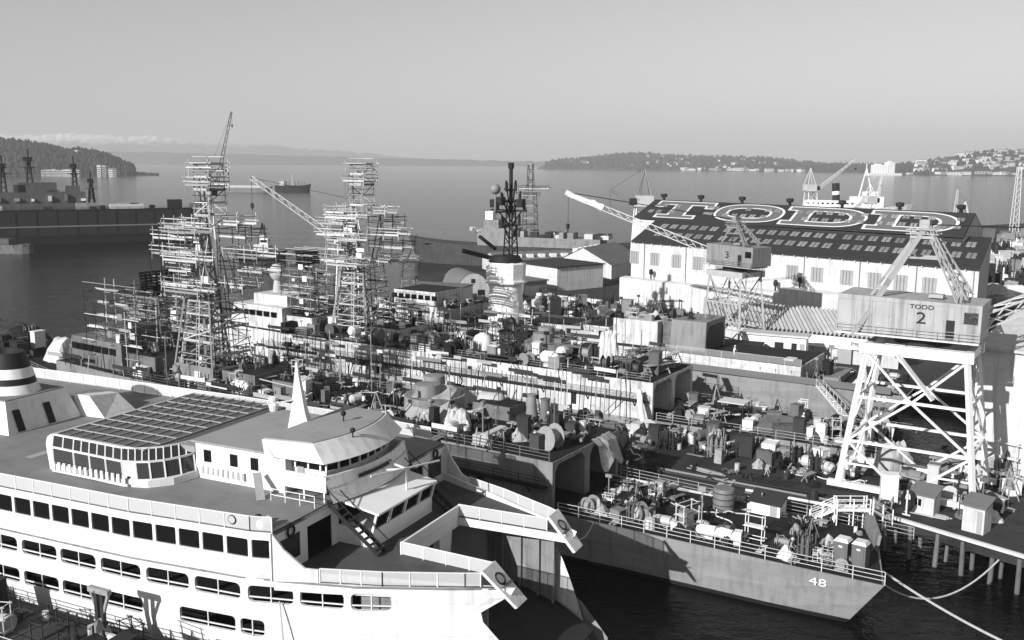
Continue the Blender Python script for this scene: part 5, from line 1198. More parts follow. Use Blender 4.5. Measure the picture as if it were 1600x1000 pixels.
# far cargo ship and moored barge
p = Vector((*bear(428, 1230), 0)); t = simple_ship('cargo_ship', 'small dark cargo ship under way in the middle distance', (p.x, p.y, 0), R(-5), 46, 11, 7.5, BLACK, 'ship')
b = MB(); b.box(6, 12, -3, 3, 7.5, 13); b.tube((22, 0, 7), (22, 0, 21), .7, 8); b.build('deck_house', PALE, t)
for k in range(8): bar('derrick_post', (10 + 4 * k, 0, 7), (10 + 4 * k, 0, 12 + (k % 3)), .5, DARK, t)
p = Vector((*bear(345, 1190), 0)); t = simple_ship('barge', 'long pale barge with low deck cargo, far out behind the left tower', (p.x, p.y, 0), R(-3), 62, 14, 5.5, NAVM, 'barge'); MB().box(4, 50, -4, 4, 5.6, 8.4).build('deck_cargo', PALE, t)
p = Vector((*bear(386, 380), 0)); t = simple_ship('tug', 'dark tug with white wheelhouse lying behind the left scaffold tower', (p.x - 4, p.y, 0), R(-8), 19, 6, 2.6, BLACK, 'tug')
MB().prism([(6, -2), (12, -2), (13, 0), (12, 2), (6, 2)], 2.7, 5.6).build('deck_house', PALE, t); MB().box(8.4, 11.6, -1.5, 1.5, 5.6, 8).build('wheelhouse', WHITE, t); blk('wheelhouse_window', 8.6, 11.4, -1.56, -1.48, 6.4, 7.4, GLASS, t)
m = MB()
for s in (-1, 1): m.beam((7.4, s * 1.4, 5.6), (9, s * .2, 14), .25); m.beam((10.8, s * 1.4, 5.6), (9, s * .2, 14), .25)
m.build('mast', DARK, t)
# white ship beyond the roof
p = Vector((*bear(1246, 690), 0)); t = simple_ship('coaster', 'white ship with black funnel showing above the lettered roof', (p.x, p.y, 0), R(-14), 78, 13, 8.5, OFFW, 'ship')
b = MB(); b.box(5, 40, -5, 5, 8.6, 13); b.box(36, 58, -4.5, 4.5, 8.6, 16); b.box(44, 54, -4, 4, 16, 19.5); b.build('deck_house', WHITE, t)
MB().tube((27, 0, 12.5), (26, 0, 25), 2.6, 14).build('funnel', BLACK, t, True); MB().tube((26.7, 0, 17), (26.4, 0, 19.5), 2.66, 14).build('funnel_band', WHITE, t, True)
m = MB()
for s in (-1, 1): m.beam((42, s * 2, 16), (46, 0, 36), .5); m.beam((50, s * 2, 19), (46, 0, 36), .5)
m.beam((46, -4, 31), (46, 4, 31), .4); m.tube((46, 0, 30), (46, 0, 39), .3, 6); m.build('mast', WHITE, t)
for k in range(10): blk('deck_window', 7 + 3.3 * k, 8.6 + 3.3 * k, -5.08, -4.96, 10.4, 11.6, GLASS, t)

# ================================================================== PIER, QUAY AND MOORINGS
pier_edge = [(37.3, 90.9), (46, 80.7), (62.0, 62.0)]
for (a, c) in zip(pier_edge[:-1], pier_edge[1:]):
    o = bar('quay_kerb', (*a, GZ + .16), (*c, GZ + .16), .32, WALLW, None, .32); tag(o, 'pale timber kerb along the quay edge, ' + ('beside the two small sheds' if a[0] < 40 else 'running out of frame at right'), 'kerb')
o = bar('quay_kerb', F1.w(4, -10.2, GZ + .12), F1.w(118, -10.2, GZ + .12), .3, TIMBER); tag(o, 'dark timber kerb along the pier beside frigate 48', 'kerb')
o = bar('quay_kerb', F1.w(-3, -29.8, GZ + .12), F1.w(118, -29.8, GZ + .12), .3, TIMBER); tag(o, 'dark timber kerb along the pier beside the pale-sided frigate', 'kerb')
pm_ = MB().tube((0, 0, -2), (0, 0, 3.35), .24, 9, .21).mesh('pile', PILE); rr = random.Random(3)
def pile(p, lab, grp): tag(link('timber_pile', pm_, None, (p[0], p[1], rr.uniform(-.1, .0)), (rr.uniform(-.03, .03), rr.uniform(-.03, .03), rr.uniform(0, 3))), lab, 'pile', grp)
for k in range(16):
    t = k / 15; p = Vector((37.3, 90.9, 0)).lerp(Vector((62, 62, 0)), t) + Vector((.25, .15, 0)) * rr.uniform(-.4, 1); pile(p, 'weathered timber pile under the quay edge at right', 'quay piles')
    pile(p + Vector((1.6, 1.3, 0)), 'weathered timber pile under the quay edge at right', 'quay piles')
for k in range(20): p = F1.w(4.5 + 1.4 * k, -10.3); pile(p, 'timber pile under the pier beside frigate 48', 'pier piles')
def rope(label, p, q, sag, r=.075, n=18, name='mooring_rope', m=ROPE):
    p, q = Vector(p), Vector(q); P = [p.lerp(q, i / n) - Vector((0, 0, sag * 4 * (i / n) * (1 - i / n))) for i in range(n + 1)]
    tag(MB().path(P, r, 5).build(name, m, None, True), label, 'rope')
rope('slack mooring rope looping from the stern of frigate 48 to the quay', F1.w(.2, 3.0, 4.4), (43.3, 80.6, GZ), 3.2)
rope('thick pale mooring rope running from the stern of 48 out of frame', F1.w(.2, 1.0, 4.2), (48.5, 60.0, GZ - 2.4), 1.7, .1)
rope('thin mooring wire from frigate 48 towards the ferry bow', F1.w(24, 6.9, 4.6), FE.w(1.6, 4.6, 10.2), .8, .05)

def small_shed(label, loc, rz, lx, ly, h, hr_, wmat=OFFW, rmat=ROOFM, win=True, name='quay_shed'):
    t = root(name, label, 'shed', loc, R(rz))
    MB().loft([[(-lx, -ly, 0), (lx, -ly, 0), (lx, ly, 0), (-lx, ly, 0)], [(-lx, -ly, h), (lx, -ly, h), (lx, ly, hr_), (-lx, ly, hr_)]]).build('wall', wmat, t)
    MB().loft([[(-lx - .2, -ly - .3, h - .03), (lx + .2, -ly - .3, h - .03), (lx + .2, ly + .2, hr_), (-lx - .2, ly + .2, hr_)], [(-lx - .2, -ly - .3, h + .09), (lx + .2, -ly - .3, h + .09), (lx + .2, ly + .2, hr_ + .12), (-lx - .2, ly + .2, hr_ + .12)]]).build('roof', rmat, t)
    if win:
        blk('window', -lx * .7, 0, -ly - .04, -ly + .02, h * .45, h * .78, GLASS, t)
        for k in range(3): blk('window_bar', -lx * .7 + k * lx * .35 - .03, -lx * .7 + k * lx * .35 + .03, -ly - .07, -ly - .03, h * .45, h * .78, WHITE, t)
    blk('door', lx * .35, lx * .8, -ly - .05, -ly + .02, .05, h * .85, wmat if win else SHUT, t)
    return t
small_shed('white shed with barred window on the quay, beside the crane foot', (41.6, 92.2, GZ), -42, 1.15, .95, 2.1, 2.7)
small_shed('narrow pale shed with sloping grey roof on the quay edge', (44.6, 87.6, GZ), -46, 1.0, .95, 2.6, 3.2, win=False)
small_shed('low dark-roofed shed on the quay at the right edge', (56.5, 86, GZ), -46, 1.7, 1.4, 2.4, 2.9, win=True)
# big tyre-like fender hung on a frame, hose reel
t = root('hose_reel', 'dark oval hose reel on a stand beside the white quay shed', 'reel', (39.6, 91.6, GZ), R(-42)); m = MB()
for k in range(16):
    a, c = 2 * math.pi * k / 16, 2 * math.pi * (k + 1) / 16; m.tube((.5 * math.cos(a), 0, 1.5 + 1.0 * math.sin(a)), (.5 * math.cos(c), 0, 1.5 + 1.0 * math.sin(c)), .2, 6)
m.build('hose', BLACK, t, True); MB().beam((0, -.2, 0), (0, -.2, 2.6), .16).beam((-.4, -.2, .05), (.4, -.2, .05), .14).build('stand', PALE, t)
# stair bridge between frigate 48 and pier
t = root('gangway', 'white timber stair bridge from the stern of frigate 48 up to the pier', 'gangway', F1.w(0, 0), F1.a)
pts = ((7.2, -5.4, 4.6), (5.0, -5.7, 6.0), (2.4, -7.4, 6.0), (1.2, -10.6, 4.2))
for i, (a, c) in enumerate(zip(pts[:-1], pts[1:])):
    a, c = Vector(a), Vector(c); sd_ = (c - a).cross(Vector((0, 0, 1))).normalized() * .5
    for s in (-1, 1):
        bar('stringer', a + sd_ * s, c + sd_ * s, .09, WHITE, t, .2)
        for h in (.55, 1.05): bar('handrail', a + sd_ * s + Vector((0, 0, h)), c + sd_ * s + Vector((0, 0, h)), .05, WHITE, t)
        for f in (0, .5, 1): p = a.lerp(c, f) + sd_ * s; bar('post', Vector((p.x, p.y, 4.55 if i < 1 else 3.6)), p + Vector((0, 0, 1.1)), .1, WHITE, t)
    n = 9
    for k in range(n): p = a.lerp(c, (k + .5) / n); bar('tread', p - sd_, p + sd_, .3, WHITE, t, .07)
t = root('gangway', 'pale sloping brow from frigate 1070 down to the pale-sided frigate', 'gangway', F3.w(0, 0), F3.a)
a, c = Vector((12, 7.0, 5.6)), Vector((5, 20.5, 5.0))
for s in (-.5, .5):
    bar('stringer', a + Vector((s, 0, 0)), c + Vector((s, 0, 0)), .12, PALE, t, .25); bar('handrail', a + Vector((s, 0, 1)), c + Vector((s, 0, 1)), .07, PALE, t)
    for k in range(8): p = a.lerp(c, k / 7) + Vector((s, 0, 0)); bar('post', p, p + Vector((0, 0, 1)), .06, PALE, t)
for k in range(16): p = a.lerp(c, (k + .5) / 16); bar('tread', p - Vector((.5, 0, 0)), p + Vector((.5, 0, 0)), .4, PALE, t, .06)

# ================================================================== DECK GEAR PICKED OUT IN THE PHOTOGRAPH
def potty(label, F, x, y, z, rz, m=None):
    t = root('portable_toilet', label, 'toilet', F.w(x, y, z), F.a + R(rz)); m = m or mat('toilet_plastic', .13, .5, .06, 1)
    MB().box(-.58, .58, -.58, .58, .08, 2.1).build('cabin', m, t)
    MB().loft([[(-.62, -.62, 2.1), (.62, -.62, 2.1), (.62, .62, 2.1), (-.62, .62, 2.1)], [(-.45, -.45, 2.35), (.45, -.45, 2.35), (.45, .45, 2.35), (-.45, .45, 2.35)]]).build('roof', PALE, t)
    d = blk('door', -.42, .42, -.63, -.57, .12, 1.95, m, t); blk('sign', -.15, .15, -.655, -.625, 1.65, 1.8, WHITE, t); blk('skid', -.6, .6, -.6, .6, 0, .08, BLACK, t)
potty('dark portable toilet on the stern of frigate 48, left of the pair', F1, 2.0, 3.4, 4.53, 175); potty('dark portable toilet on the stern of frigate 48, right of the pair', F1, .55, 3.3, 4.53, 175)
potty('pale portable toilet on the deck of the pale-sided frigate', F2, 7.2, 4.6, 4.53, 180, PALE)
t = root('water_tank', 'upright dark drum tank on the open deck of frigate 48', 'tank', F1.w(15.2, -3.6, 4.53), F1.a)
MB().lathe([(1.05, 0), (1.05, 2.0), (.95, 2.12), (.2, 2.2)], 20).build('tank', STEEL, t, True)
for z in (.5, 1.1, 1.7): MB().lathe([(1.07, z), (1.1, z + .04), (1.07, z + .08)], 20).build('hoop', DARK, t)
small_shed('small white hut with dark roof on the open deck of frigate 48', F1.w(11.2, -5.0, 4.53), 147 + 178, 1.5, .9, 1.2, 1.8, WHITE, ROOFD, win=False, name='deck_hut')
# long pipes on the far side of the flight deck
for k, (x0, x1, y, m) in enumerate(((29, 18.4, -6.2, PALE), (27.5, 17.0, -5.8, PALE), (26, 19.8, -5.4, STEEL), (28.5, 22, -5.0, DIM))):
    o = rod('steel_pipe', F1.w(x0, y, 4.68), F1.w(x1, y - .3 * k, 4.68), .11, m); tag(o, ('long pale' if m is PALE else 'grey' if m is STEEL else 'dark') + ' pipe lying along the deck of 48 beside the hangar, row ' + 'one two three four'.split()[k], 'pipe', 'pipes laid on the deck of frigate 48')
for k, (x0, x1, y, m) in enumerate(((28, 4, -13.2, DIM), (27, 6, -14.0, STEEL), (16, 3, -12.4, PALE), (24, 9, -14.8, DIM))):
    o = rod('steel_pipe', F1.w(x0, y, GZ + .2), F1.w(x1, y - .2 * k, GZ + .2), .15, m); tag(o, 'long service pipe on the pier beside 48, ' + 'first second third fourth'.split()[k] + ' from the ship', 'pipe', 'pipes laid along the pier')
def tarp(name, label, loc, rz, lx, ly, h, seed, m=TARP, cat='tarpaulin', peak=.4):
    rr = random.Random(seed); n, k = 11, 8; V = []
    for j in range(k + 1):
        for i in range(n + 1):
            u, v = i / n * 2 - 1, j / k * 2 - 1; e = max(abs(u), abs(v))
            z = h * (1 - max(0, (e - .62) / .38) ** 1.3) * (1 - peak * abs(v) * .8) * rr.uniform(.9, 1.06) if e < .999 else rr.uniform(-.02, .08)
            V.append((u * lx * (1 + .05 * rr.uniform(-1, 1)), v * ly * (1 + .06 * rr.uniform(-1, 1)), max(z, .0)))
    o = MB().add(V, [(j * (n + 1) + i, j * (n + 1) + i + 1, (j + 1) * (n + 1) + i + 1, (j + 1) * (n + 1) + i) for j in range(k) for i in range(n)]).build(name, m)
    o.location = loc; o.rotation_euler = (0, 0, rz); return tag(o, label, cat)
tarp('tarpaulin_tent', 'large pale tarpaulin tent stretched over the roof of frigate 48', F1.w(49.5, -2.6, 9.65), F1.a + .35, 3.6, 5.6, 3.0, 1, mat('grey_canvas', .34, .7, .15, .8), peak=.7)
tarp('tarpaulin_tent', 'round-backed pale wrapped bundle on the roof of frigate 48', F1.w(43.2, 2.4, 9.65), 0, 1.5, 1.5, 2.2, 2, peak=.3)
tarp('tarpaulin_tent', 'white canvas shelter on the foredeck of frigate 48', F1.w(121, -1.0, 7.4), F1.a, 2.2, 2.4, 3.6, 3, PALE)
tarp('tarpaulin_tent', 'huge dark canvas cover over the bow of frigate 48 at left edge', F1.w(138, -2.0, 7.6), F1.a, 7.0, 4.6, 4.2, 4, DIM)
tarp('tarpaulin_tent', 'tall pale canvas-wrapped bundle on the after roof of the pale-sided frigate', F2.w(40.5, -3.8, 9.65), 0, 1.6, 1.4, 4.2, 5, PALE)
tarp('tarpaulin_tent', 'dark pitched canvas on the stern deck of the pale-sided frigate', F2.w(12.5, 2.6, 4.55), F2.a, 3.6, 2.4, 2.0, 6, mat('dark_canvas', .10, .8, .2, .8), peak=1.0)
tarp('tarpaulin_tent', 'grey wrapped cargo between the legs of the numbered crane', F1.w(4.6, -29.5, GZ), .4, 2.0, 1.6, 3.2, 7, mat('sheeted_cargo', .38, .8, .2, .9))
# translucent sheet hanging over the hangar edge
HS = mesh_mat('translucent_sheet', .45, .72)
rr = random.Random(8); V = []; n, k = 9, 6
for j in range(k + 1):
    for i in range(n + 1):
        y = -1.2 - 4.4 * i / n; t_ = j / k
        V.append(F1.w(28.9 - 1.2 * t_ - (.5 if j > 1 else 0) + rr.uniform(-.15, .15), y + .9 * (t_ - .5) * (.5 - i / n), 9.75 - 3.4 * max(0, t_ - .2) * (1 + .2 * math.sin(i))))
tag(MB().add(V, [(j * (n + 1) + i, j * (n + 1) + i + 1, (j + 1) * (n + 1) + i + 1, (j + 1) * (n + 1) + i) for j in range(k) for i in range(n)]).build('plastic_sheet', HS), 'translucent plastic sheet hanging over the hangar mouth of frigate 48', 'sheet')
# two conical exhausts and tanks on the roof
for k, (x, y) in enumerate(((38.9, -5.9), (36.6, -5.0))):
    t = root('exhaust_cowl', 'tall tapered dark cowl on the roof of 48, ' + ('forward' if k == 0 else 'after') + ' one of two', 'cowl', F1.w(x, y, 9.64), 0)
    MB().lathe([(.72, 0), (.48, 2.5), (.55, 2.55), (.55, 2.7), (.4, 2.7)], 14).build('cone', STEEL, t, True)
    for q in range(6): MB().lathe([(.72 - .09 * q, .15 + .4 * q), (.75 - .09 * q, .2 + .4 * q), (.71 - .09 * q, .25 + .4 * q)], 14).build('band', DARK, t)
t = root('air_receiver', 'pale horizontal cylinder tank on the roof of frigate 48', 'tank', F1.w(44.2, -5.6, 9.64), F1.a + .2)
MB().lathe([(.1, -1.7), (.7, -1.5), (.95, -1.2), (.95, 1.2), (.7, 1.5), (.1, 1.7)], 16).build('shell', PALE, t, True).matrix_local = Matrix.Translation((0, 0, 1.3)) @ Matrix.Rotation(R(90), 4, 'Y')
for x in (-.9, .9): blk('saddle', x - .15, x + .15, -.7, .7, 0, .7, DARK, t)
# canopy on the middle frigate's flight deck
t = root('work_canopy', 'small flat-roofed work canopy on the stern of the pale-sided frigate', 'canopy', F2.w(19.5, 1.0, 4.53), F2.a)
blk('canopy_roof', -1.8, 1.8, -1.4, 1.4, 2.6, 2.72, PALE, t)
for x in (-1.6, 1.6):
    for y in (-1.2, 1.2): bar('canopy_post', (x, y, 0), (x, y, 2.6), .12, DARK, t)
# hose curling down beside the middle frigate
P = [F2.w(31 - 1.6 * i / 9 - 1.0, 7.9 + 1.2 * math.sin(i / 9 * 2.2), 8.6 - 5.0 * i / 9) for i in range(10)]
tag(MB().path(P, .38, 9).build('air_duct', WHITE, None, True), 'white ventilation trunk hanging at the corner of the pale-sided frigate', 'duct')

# ================================================================== GENERAL CLUTTER
rnd_ = random.Random(77)
def g_crate():
    b = MB().box(-.5, .5, -.5, .5, 0, .9)
    for z in (.04, .82):
        for s in (-1, 1): b.box(-.53, .53, s * .515 - .03, s * .515 + .03, z, z + .1); b.box(s * .515 - .03, s * .515 + .03, -.47, .47, z, z + .1)
    for s in (-1, 1):
        for x in (-.45, .45): b.box(x - .06, x + .06, s * .51 - .02, s * .51 + .02, .14, .82)
    return b
def g_drum(): return MB().lathe([(.29, 0), (.3, .02), (.29, .04), (.29, .28), (.31, .3), (.29, .32), (.29, .58), (.31, .6), (.29, .62), (.29, .86), (.3, .88), (.25, .87), (.05, .86)], 12)
def g_heap(seed):
    rr = random.Random(seed); P = []
    for j in range(5):
        t = j / 4; P.append([(math.cos(a) * (1 - t * .8) * rr.uniform(.75, 1.1), math.sin(a) * (1 - t * .8) * rr.uniform(.6, .95), t * .9 * rr.uniform(.8, 1.1) if j else 0) for a in [2 * math.pi * i / 9 for i in range(9)]])
    return MB().loft(P)
def g_pipes():
    b = MB()
    for i, (y, z) in enumerate(((-.4, .1), (-.2, .1), (0, .1), (.2, .1), (.4, .1), (-.1, .28), (.12, .28))): b.tube((-1.9 + .1 * (i % 3), y, z), (1.8 + .15 * (i % 2), y + .03 * i, z), .09, 7)
    return b.box(-1.2, -1.1, -.5, .5, 0, .02).box(1.0, 1.1, -.5, .5, 0, .02)
def g_gen():
    b = MB().box(-.9, .9, -.45, .45, .15, 1.05).box(-1.0, 1.0, -.5, -.4, 0, .15).box(-1.0, 1.0, .4, .5, 0, .15).tube((.6, .2, 1.05), (.6, .2, 1.5), .06, 6)
    for k in range(5): b.box(-.8 + .2 * k, -.68 + .2 * k, -.48, -.44, .3, .9)
    return b.box(.2, .8, .44, .48, .4, .9).box(-.5, .1, -.3, .3, 1.05, 1.12)
def g_coil():
    b = MB()
    for q in range(3):
        for k in range(12): a, c = 2 * math.pi * k / 12, 2 * math.pi * (k + 1) / 12; r = .5 - .06 * q; b.tube((r * math.cos(a), r * math.sin(a), .06 + .11 * q), (r * math.cos(c), r * math.sin(c), .06 + .11 * q), .06, 5)
    return b
def g_bottles():
    b = MB()
    for i in range(3):
        for j in range(2): b.lathe([(.11, 0), (.11, 1.1), (.05, 1.25), (.05, 1.4)], 8, (-.3 + .3 * i, -.15 + .3 * j, .05))
    for z in (.3, .9):
        b.beam((-.5, -.32, z), (.5, -.32, z), .05).beam((-.5, .32, z), (.5, .32, z), .05).beam((-.5, -.32, z), (-.5, .32, z), .05).beam((.5, -.32, z), (.5, .32, z), .05)
    for x in (-.5, .5):
        for y in (-.32, .32): b.beam((x, y, 0), (x, y, 1.6), .05)
    return b
def g_planks():
    b = MB(); rr = random.Random(2)
    for k in range(9): y = -.5 + .24 * (k % 4); z = .06 * (k // 4) + .06 * (k % 2); dx = rr.uniform(-.3, .3); b.beam((-1.7 + dx, y, z + .03), (1.7 + dx, y + rr.uniform(-.1, .1), z + .03), .2, .05)
    return b
def g_reel():
    b = MB()
    for s in (-1, 1): b.tube((0, s * .45, .7), (0, s * .4, .7), .7, 14)
    return b.tube((0, -.4, .7), (0, .4, .7), .42, 12)
def g_blower(): return MB().tube((-.5, 0, .6), (.5, 0, .6), .42, 12).tube((.5, 0, .6), (.8, 0, .6), .42, 12, .25).box(-.4, .4, -.3, .3, 0, .2).tube((-.8, 0, .5), (-.5, 0, .6), .3, 10, .42)
def g_trestle():
    b = MB().beam((-1.0, 0, .9), (1.0, 0, .9), .16, .1)
    for x in (-.85, .85):
        for s in (-1, 1): b.beam((x, 0, .88), (x * 1.05, s * .4, 0), .08)
    return b.box(-1.2, 1.2, -.35, .35, .95, 1.0)
def g_cabinet():
    b = MB().box(-.55, .55, -.4, .4, .1, 1.7).box(-.6, .6, -.45, .45, 1.7, 1.78)
    for s in (-1, 1): b.box(s * .5 - .05, s * .5 + .05, -.4, .4, 0, .1)
    return b.box(-.5, -.02, -.43, -.4, .2, 1.6).box(.02, .5, -.43, -.4, .2, 1.6).box(.06, .1, -.46, -.43, .8, 1.0)
def g_lamp():
    b = MB().tube((0, 0, 0), (0, 0, 2.6), .05, 6).box(-.25, .25, -.1, .12, 2.5, 2.8).tube((-.5, 0, .03), (.5, 0, .03), .04, 5).tube((0, -.5, .03), (0, .5, .03), .04, 5)
    return b
def g_scrap(seed):
    rr = random.Random(seed); b = MB()
    for k in range(14):
        p = Vector((rr.uniform(-.9, .9), rr.uniform(-.7, .7), rr.uniform(.05, .3))); d = Vector((rr.uniform(-1, 1), rr.uniform(-1, 1), rr.uniform(-.1, .6))) * rr.uniform(.3, .9)
        b.beam(p, p + d, rr.uniform(.04, .2), rr.uniform(.03, .3))
    return b
def g_tangle():
    rr = random.Random(12); b = MB(); x, y, z, a = 0, 0, .1, 0; P = []
    for k in range(46):
        a += rr.gauss(.35, .5); x += .2 * math.cos(a); y += .2 * math.sin(a); x *= .93; y *= .93; z = .06 + .35 * rr.random(); P.append((x, y, z))
    return b.path(P, .035, 4)
def g_ladder():
    b = MB()
    for s in (-.2, .2): b.beam((s, -1.6, .12), (s, 1.6, .5), .06)
    for k in range(9): b.beam((-.2, -1.5 + .37 * k, .13 + .043 * k), (.2, -1.5 + .37 * k, .13 + .043 * k), .04)
    return b
def g_frame():
    b = MB()
    for x in (-.7, .7):
        for y in (-.45, .45): b.beam((x, y, 0), (x, y, 2.2), .06)
    for z in (.3, 1.2, 2.1):
        for y in (-.45, .45): b.beam((-.9, y, z), (.9, y, z), .05)
        for x in (-.7, .7): b.beam((x, -.6, z), (x, .6, z), .05)
    return b.box(-.8, .8, -.4, .4, 1.22, 1.27)
def g_tripod():
    b = MB()
    for a in (0, 2.1, 4.2): b.beam((0, 0, 1.9), (.7 * math.cos(a), .7 * math.sin(a), 0), .06)
    return b.tube((0, 0, 1.2), (0, 0, 1.9), .02, 4).box(-.15, .15, -.12, .12, .8, 1.2)
def g_winch():
    b = MB().box(-.8, .8, -.5, .5, 0, .15).tube((-.6, 0, .6), (.6, 0, .6), .3, 12)
    for x in (-.62, .62): b.tube((x - .04, 0, .6), (x + .04, 0, .6), .5, 14).box(x - .1, x + .1, -.3, .3, .15, .5)
    return b.box(.66, 1.0, -.25, .25, .15, .8).tube((-.9, 0, .6), (-.64, 0, .6), .15, 8)
KIND = {'cable_tangle': (g_tangle, (MISC, PALE, DIM), 'cable'), 'leaning_ladder': (g_ladder, (PALE, CRATE, STEEL), 'ladder'), 'staging_frame': (g_frame, (STEEL, PALE, DIM), 'frame'), 'rigging_tripod': (g_tripod, (STEEL, DIM), 'tripod'), 'deck_winch': (g_winch, (MISC, DIM), 'winch'),
        'wooden_crate': (g_crate, (CRATE, PALE, MISC), 'box'), 'steel_drum': (g_drum, (MISC, DIM, PALE), 'drum'), 'canvas_heap': (lambda: g_heap(3), (TARP, PALE, DIM), 'heap'), 'sheeted_pile': (lambda: g_heap(5), (TARP, DIM, MISC), 'heap'),
        'pipe_bundle': (g_pipes, (STEEL, PALE, DIM), 'pipes'), 'generator_set': (g_gen, (MISC, PALE, DIM), 'machine'), 'hose_coil': (g_coil, (DIM, MISC), 'hose'), 'gas_bottle_rack': (g_bottles, (MISC, DIM), 'gas bottles'),
        'plank_stack': (g_planks, (PLANK, CRATE), 'planks'), 'cable_reel': (g_reel, (CRATE, MISC), 'reel'), 'ventilation_blower': (g_blower, (MISC, PALE), 'blower'), 'trestle_bench': (g_trestle, (CRATE, PLANK), 'bench'),
        'tool_cabinet': (g_cabinet, (PALE, MISC, DIM), 'cabinet'), 'work_lamp': (g_lamp, (STEEL, DIM), 'lamp'), 'scrap_heap': (lambda: g_scrap(4), (STEEL, MISC, DIM), 'scrap'), 'offcut_heap': (lambda: g_scrap(6), (CRATE, STEEL, DIM), 'scrap')}
KM = {}
for kn, (fn, ms, ct) in KIND.items():
    for m in ms: KM[kn, m.name] = fn().mesh(kn + '_' + m.name, m)
ADJ = {'pale_equipment_paint': 'white', 'mixed_equipment_paint': 'grey', 'dim_equipment_paint': 'dark', 'crate_wood': 'timber', 'pale_tarpaulin': 'pale', 'grey_steel': 'steel', 'bleached_plank': 'bleached'}
def clutter(F, x0, x1, y0, y1, z, n, where, seed, kinds=None, s0=.8, s1=1.5, keep=None, dark=None, stack=.2):
    rr = random.Random(seed); names = kinds or list(KIND)
    for k in range(n):
        for _ in range(40):
            x, y = rr.uniform(x0, x1), rr.uniform(y0, y1)
            if keep is None or keep(x, y): break
        else: continue
        kn = rr.choice(names); ms = KIND[kn][1]; m = rr.choice(ms)
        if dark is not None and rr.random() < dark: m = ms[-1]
        s = rr.uniform(s0, s1); zz = z(x) if callable(z) else z
        o = link(kn, KM[kn, m.name], None, F.w(x, y, zz + .005), (0, 0, F.a + rr.choice((0, 1.57)) + rr.gauss(0, .22)), (s * rr.uniform(.85, 1.25), s * rr.uniform(.85, 1.25), s * rr.uniform(.8, 1.3)))
        nm = kn.replace('_', ' ')
        tag(o, '%s %s %s' % (ADJ[m.name], nm, where), KIND[kn][2], nm + (' group ' if nm.endswith('bench') else 's ') + where)
        if kn == 'wooden_crate' and rr.random() < stack:
            o2 = o.copy(); COL.objects.link(o2); o2.location.z += .9 * o.scale.z + .01; o2.rotation_euler.z += rr.uniform(-.2, .2); o2.scale *= .9
            o2['label'] = 'upper %s %s %s' % (ADJ[m.name], nm, where)
BOXY = ['wooden_crate', 'wooden_crate', 'generator_set', 'tool_cabinet', 'canvas_heap', 'steel_drum', 'cable_reel', 'gas_bottle_rack', 'scrap_heap', 'ventilation_blower']
FLAT = ['cable_tangle', 'leaning_ladder', 'rigging_tripod', 'plank_stack', 'pipe_bundle', 'hose_coil', 'scrap_heap', 'offcut_heap', 'sheeted_pile', 'trestle_bench', 'steel_drum', 'work_lamp']
ED = lambda x, y: y > 2.8 or y < -4.6 or x > 24
clutter(F1, 1.5, 27, 2.6, 5.4, 4.53, 46, 'along the near deck edge of frigate 48', 101, None, .7, 1.3)
clutter(F1, 2, 28, -6.0, 2.0, 4.53, 26, 'on the open stern deck of frigate 48', 102, FLAT, .7, 1.2, lambda x, y: x > 20 or x < 8)
clutter(F1, 30, 66, -6.2, 6.2, 9.64, 90, 'on the hangar roof of frigate 48', 103, None, .7, 1.5, dark=.25)
clutter(F1, 66, 96, -6.2, 6.2, 9.64, 80, 'on the midship roof of frigate 48', 104, None, .8, 1.6, dark=.3)
clutter(F1, 112, 136, -3.0, 3.0, lambda x: 6.9 + (x - 112) * .075, 30, 'on the foredeck of frigate 48', 105, BOXY, 1.0, 2.0, dark=.3)
clutter(F1, 8, 34, -28.5, -20.5, GZ, 70, 'stacked on the pier against the pale-sided frigate', 106, BOXY + ['canvas_heap'], .9, 1.7, lambda x, y: y < -24 + (x % 3))
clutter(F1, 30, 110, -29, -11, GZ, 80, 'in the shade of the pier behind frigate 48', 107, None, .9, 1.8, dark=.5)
clutter(F1, 6, 30, -20, -12, GZ, 14, 'on the open roadway of the pier', 108, FLAT, .8, 1.3)
clutter(F2, 2, 27, -5.5, 5.8, 4.53, 70, 'on the stern deck of the pale-sided frigate', 109, None, .8, 1.5)
clutter(F2, 30, 66, -6.4, 6.4, 9.64, 100, 'on the after roof of the pale-sided frigate', 110, None, .8, 1.8, dark=.35)
clutter(F2, 66, 96, -6.4, 6.4, 9.64, 70, 'on the midship roof of the pale-sided frigate', 111, None, .9, 1.8, dark=.3)
clutter(F2, 112, 140, -3.4, 3.4, lambda x: 6.9 + (x - 112) * .075, 26, 'on the foredeck of the pale-sided frigate', 112, None, 1, 1.7)
clutter(F3, 2, 23, -5.5, 5.5, 5.45, 34, 'on the stern deck of frigate 1070', 113, None, .9, 1.7)
clutter(F3, 48, 110, -5.8, 5.8, 8.06, 70, 'on the superstructure deck of frigate 1070', 114, None, .9, 1.9, lambda x, y: abs(y) > 4.9 or 66 < x < 80, dark=.3)
W0 = Frame((0, 0), 0)
clutter(W0, 6, 34, 196, 232, GZ, 120, 'in the crowded yard left of the white hall', 115, None, 1.1, 2.6, lambda x, y: y < 236 - (x - 6) * .75 and y > 212 - (x + 6) * .35, dark=.3)
clutter(W0, 95, 240, 190, 430, GZ, 190, 'in the open yard beyond the right end of the hall', 116, BOXY, 1.6, 4.2, lambda x, y: .483 * y < x < .56 * y)
clutter(F1, -9, 3, -36, -15, GZ, 70, 'heaped round the feet of the numbered crane', 117, None, .8, 1.6, lambda x, y: x > -9)
clutter(W0, 44, 64, 74, 100, GZ, 30, 'scattered on the quay at the right edge', 118, FLAT + ['wooden_crate'], .9, 1.6, lambda x, y: y > 84 - (x - 44) * 1.16 + 2.0)
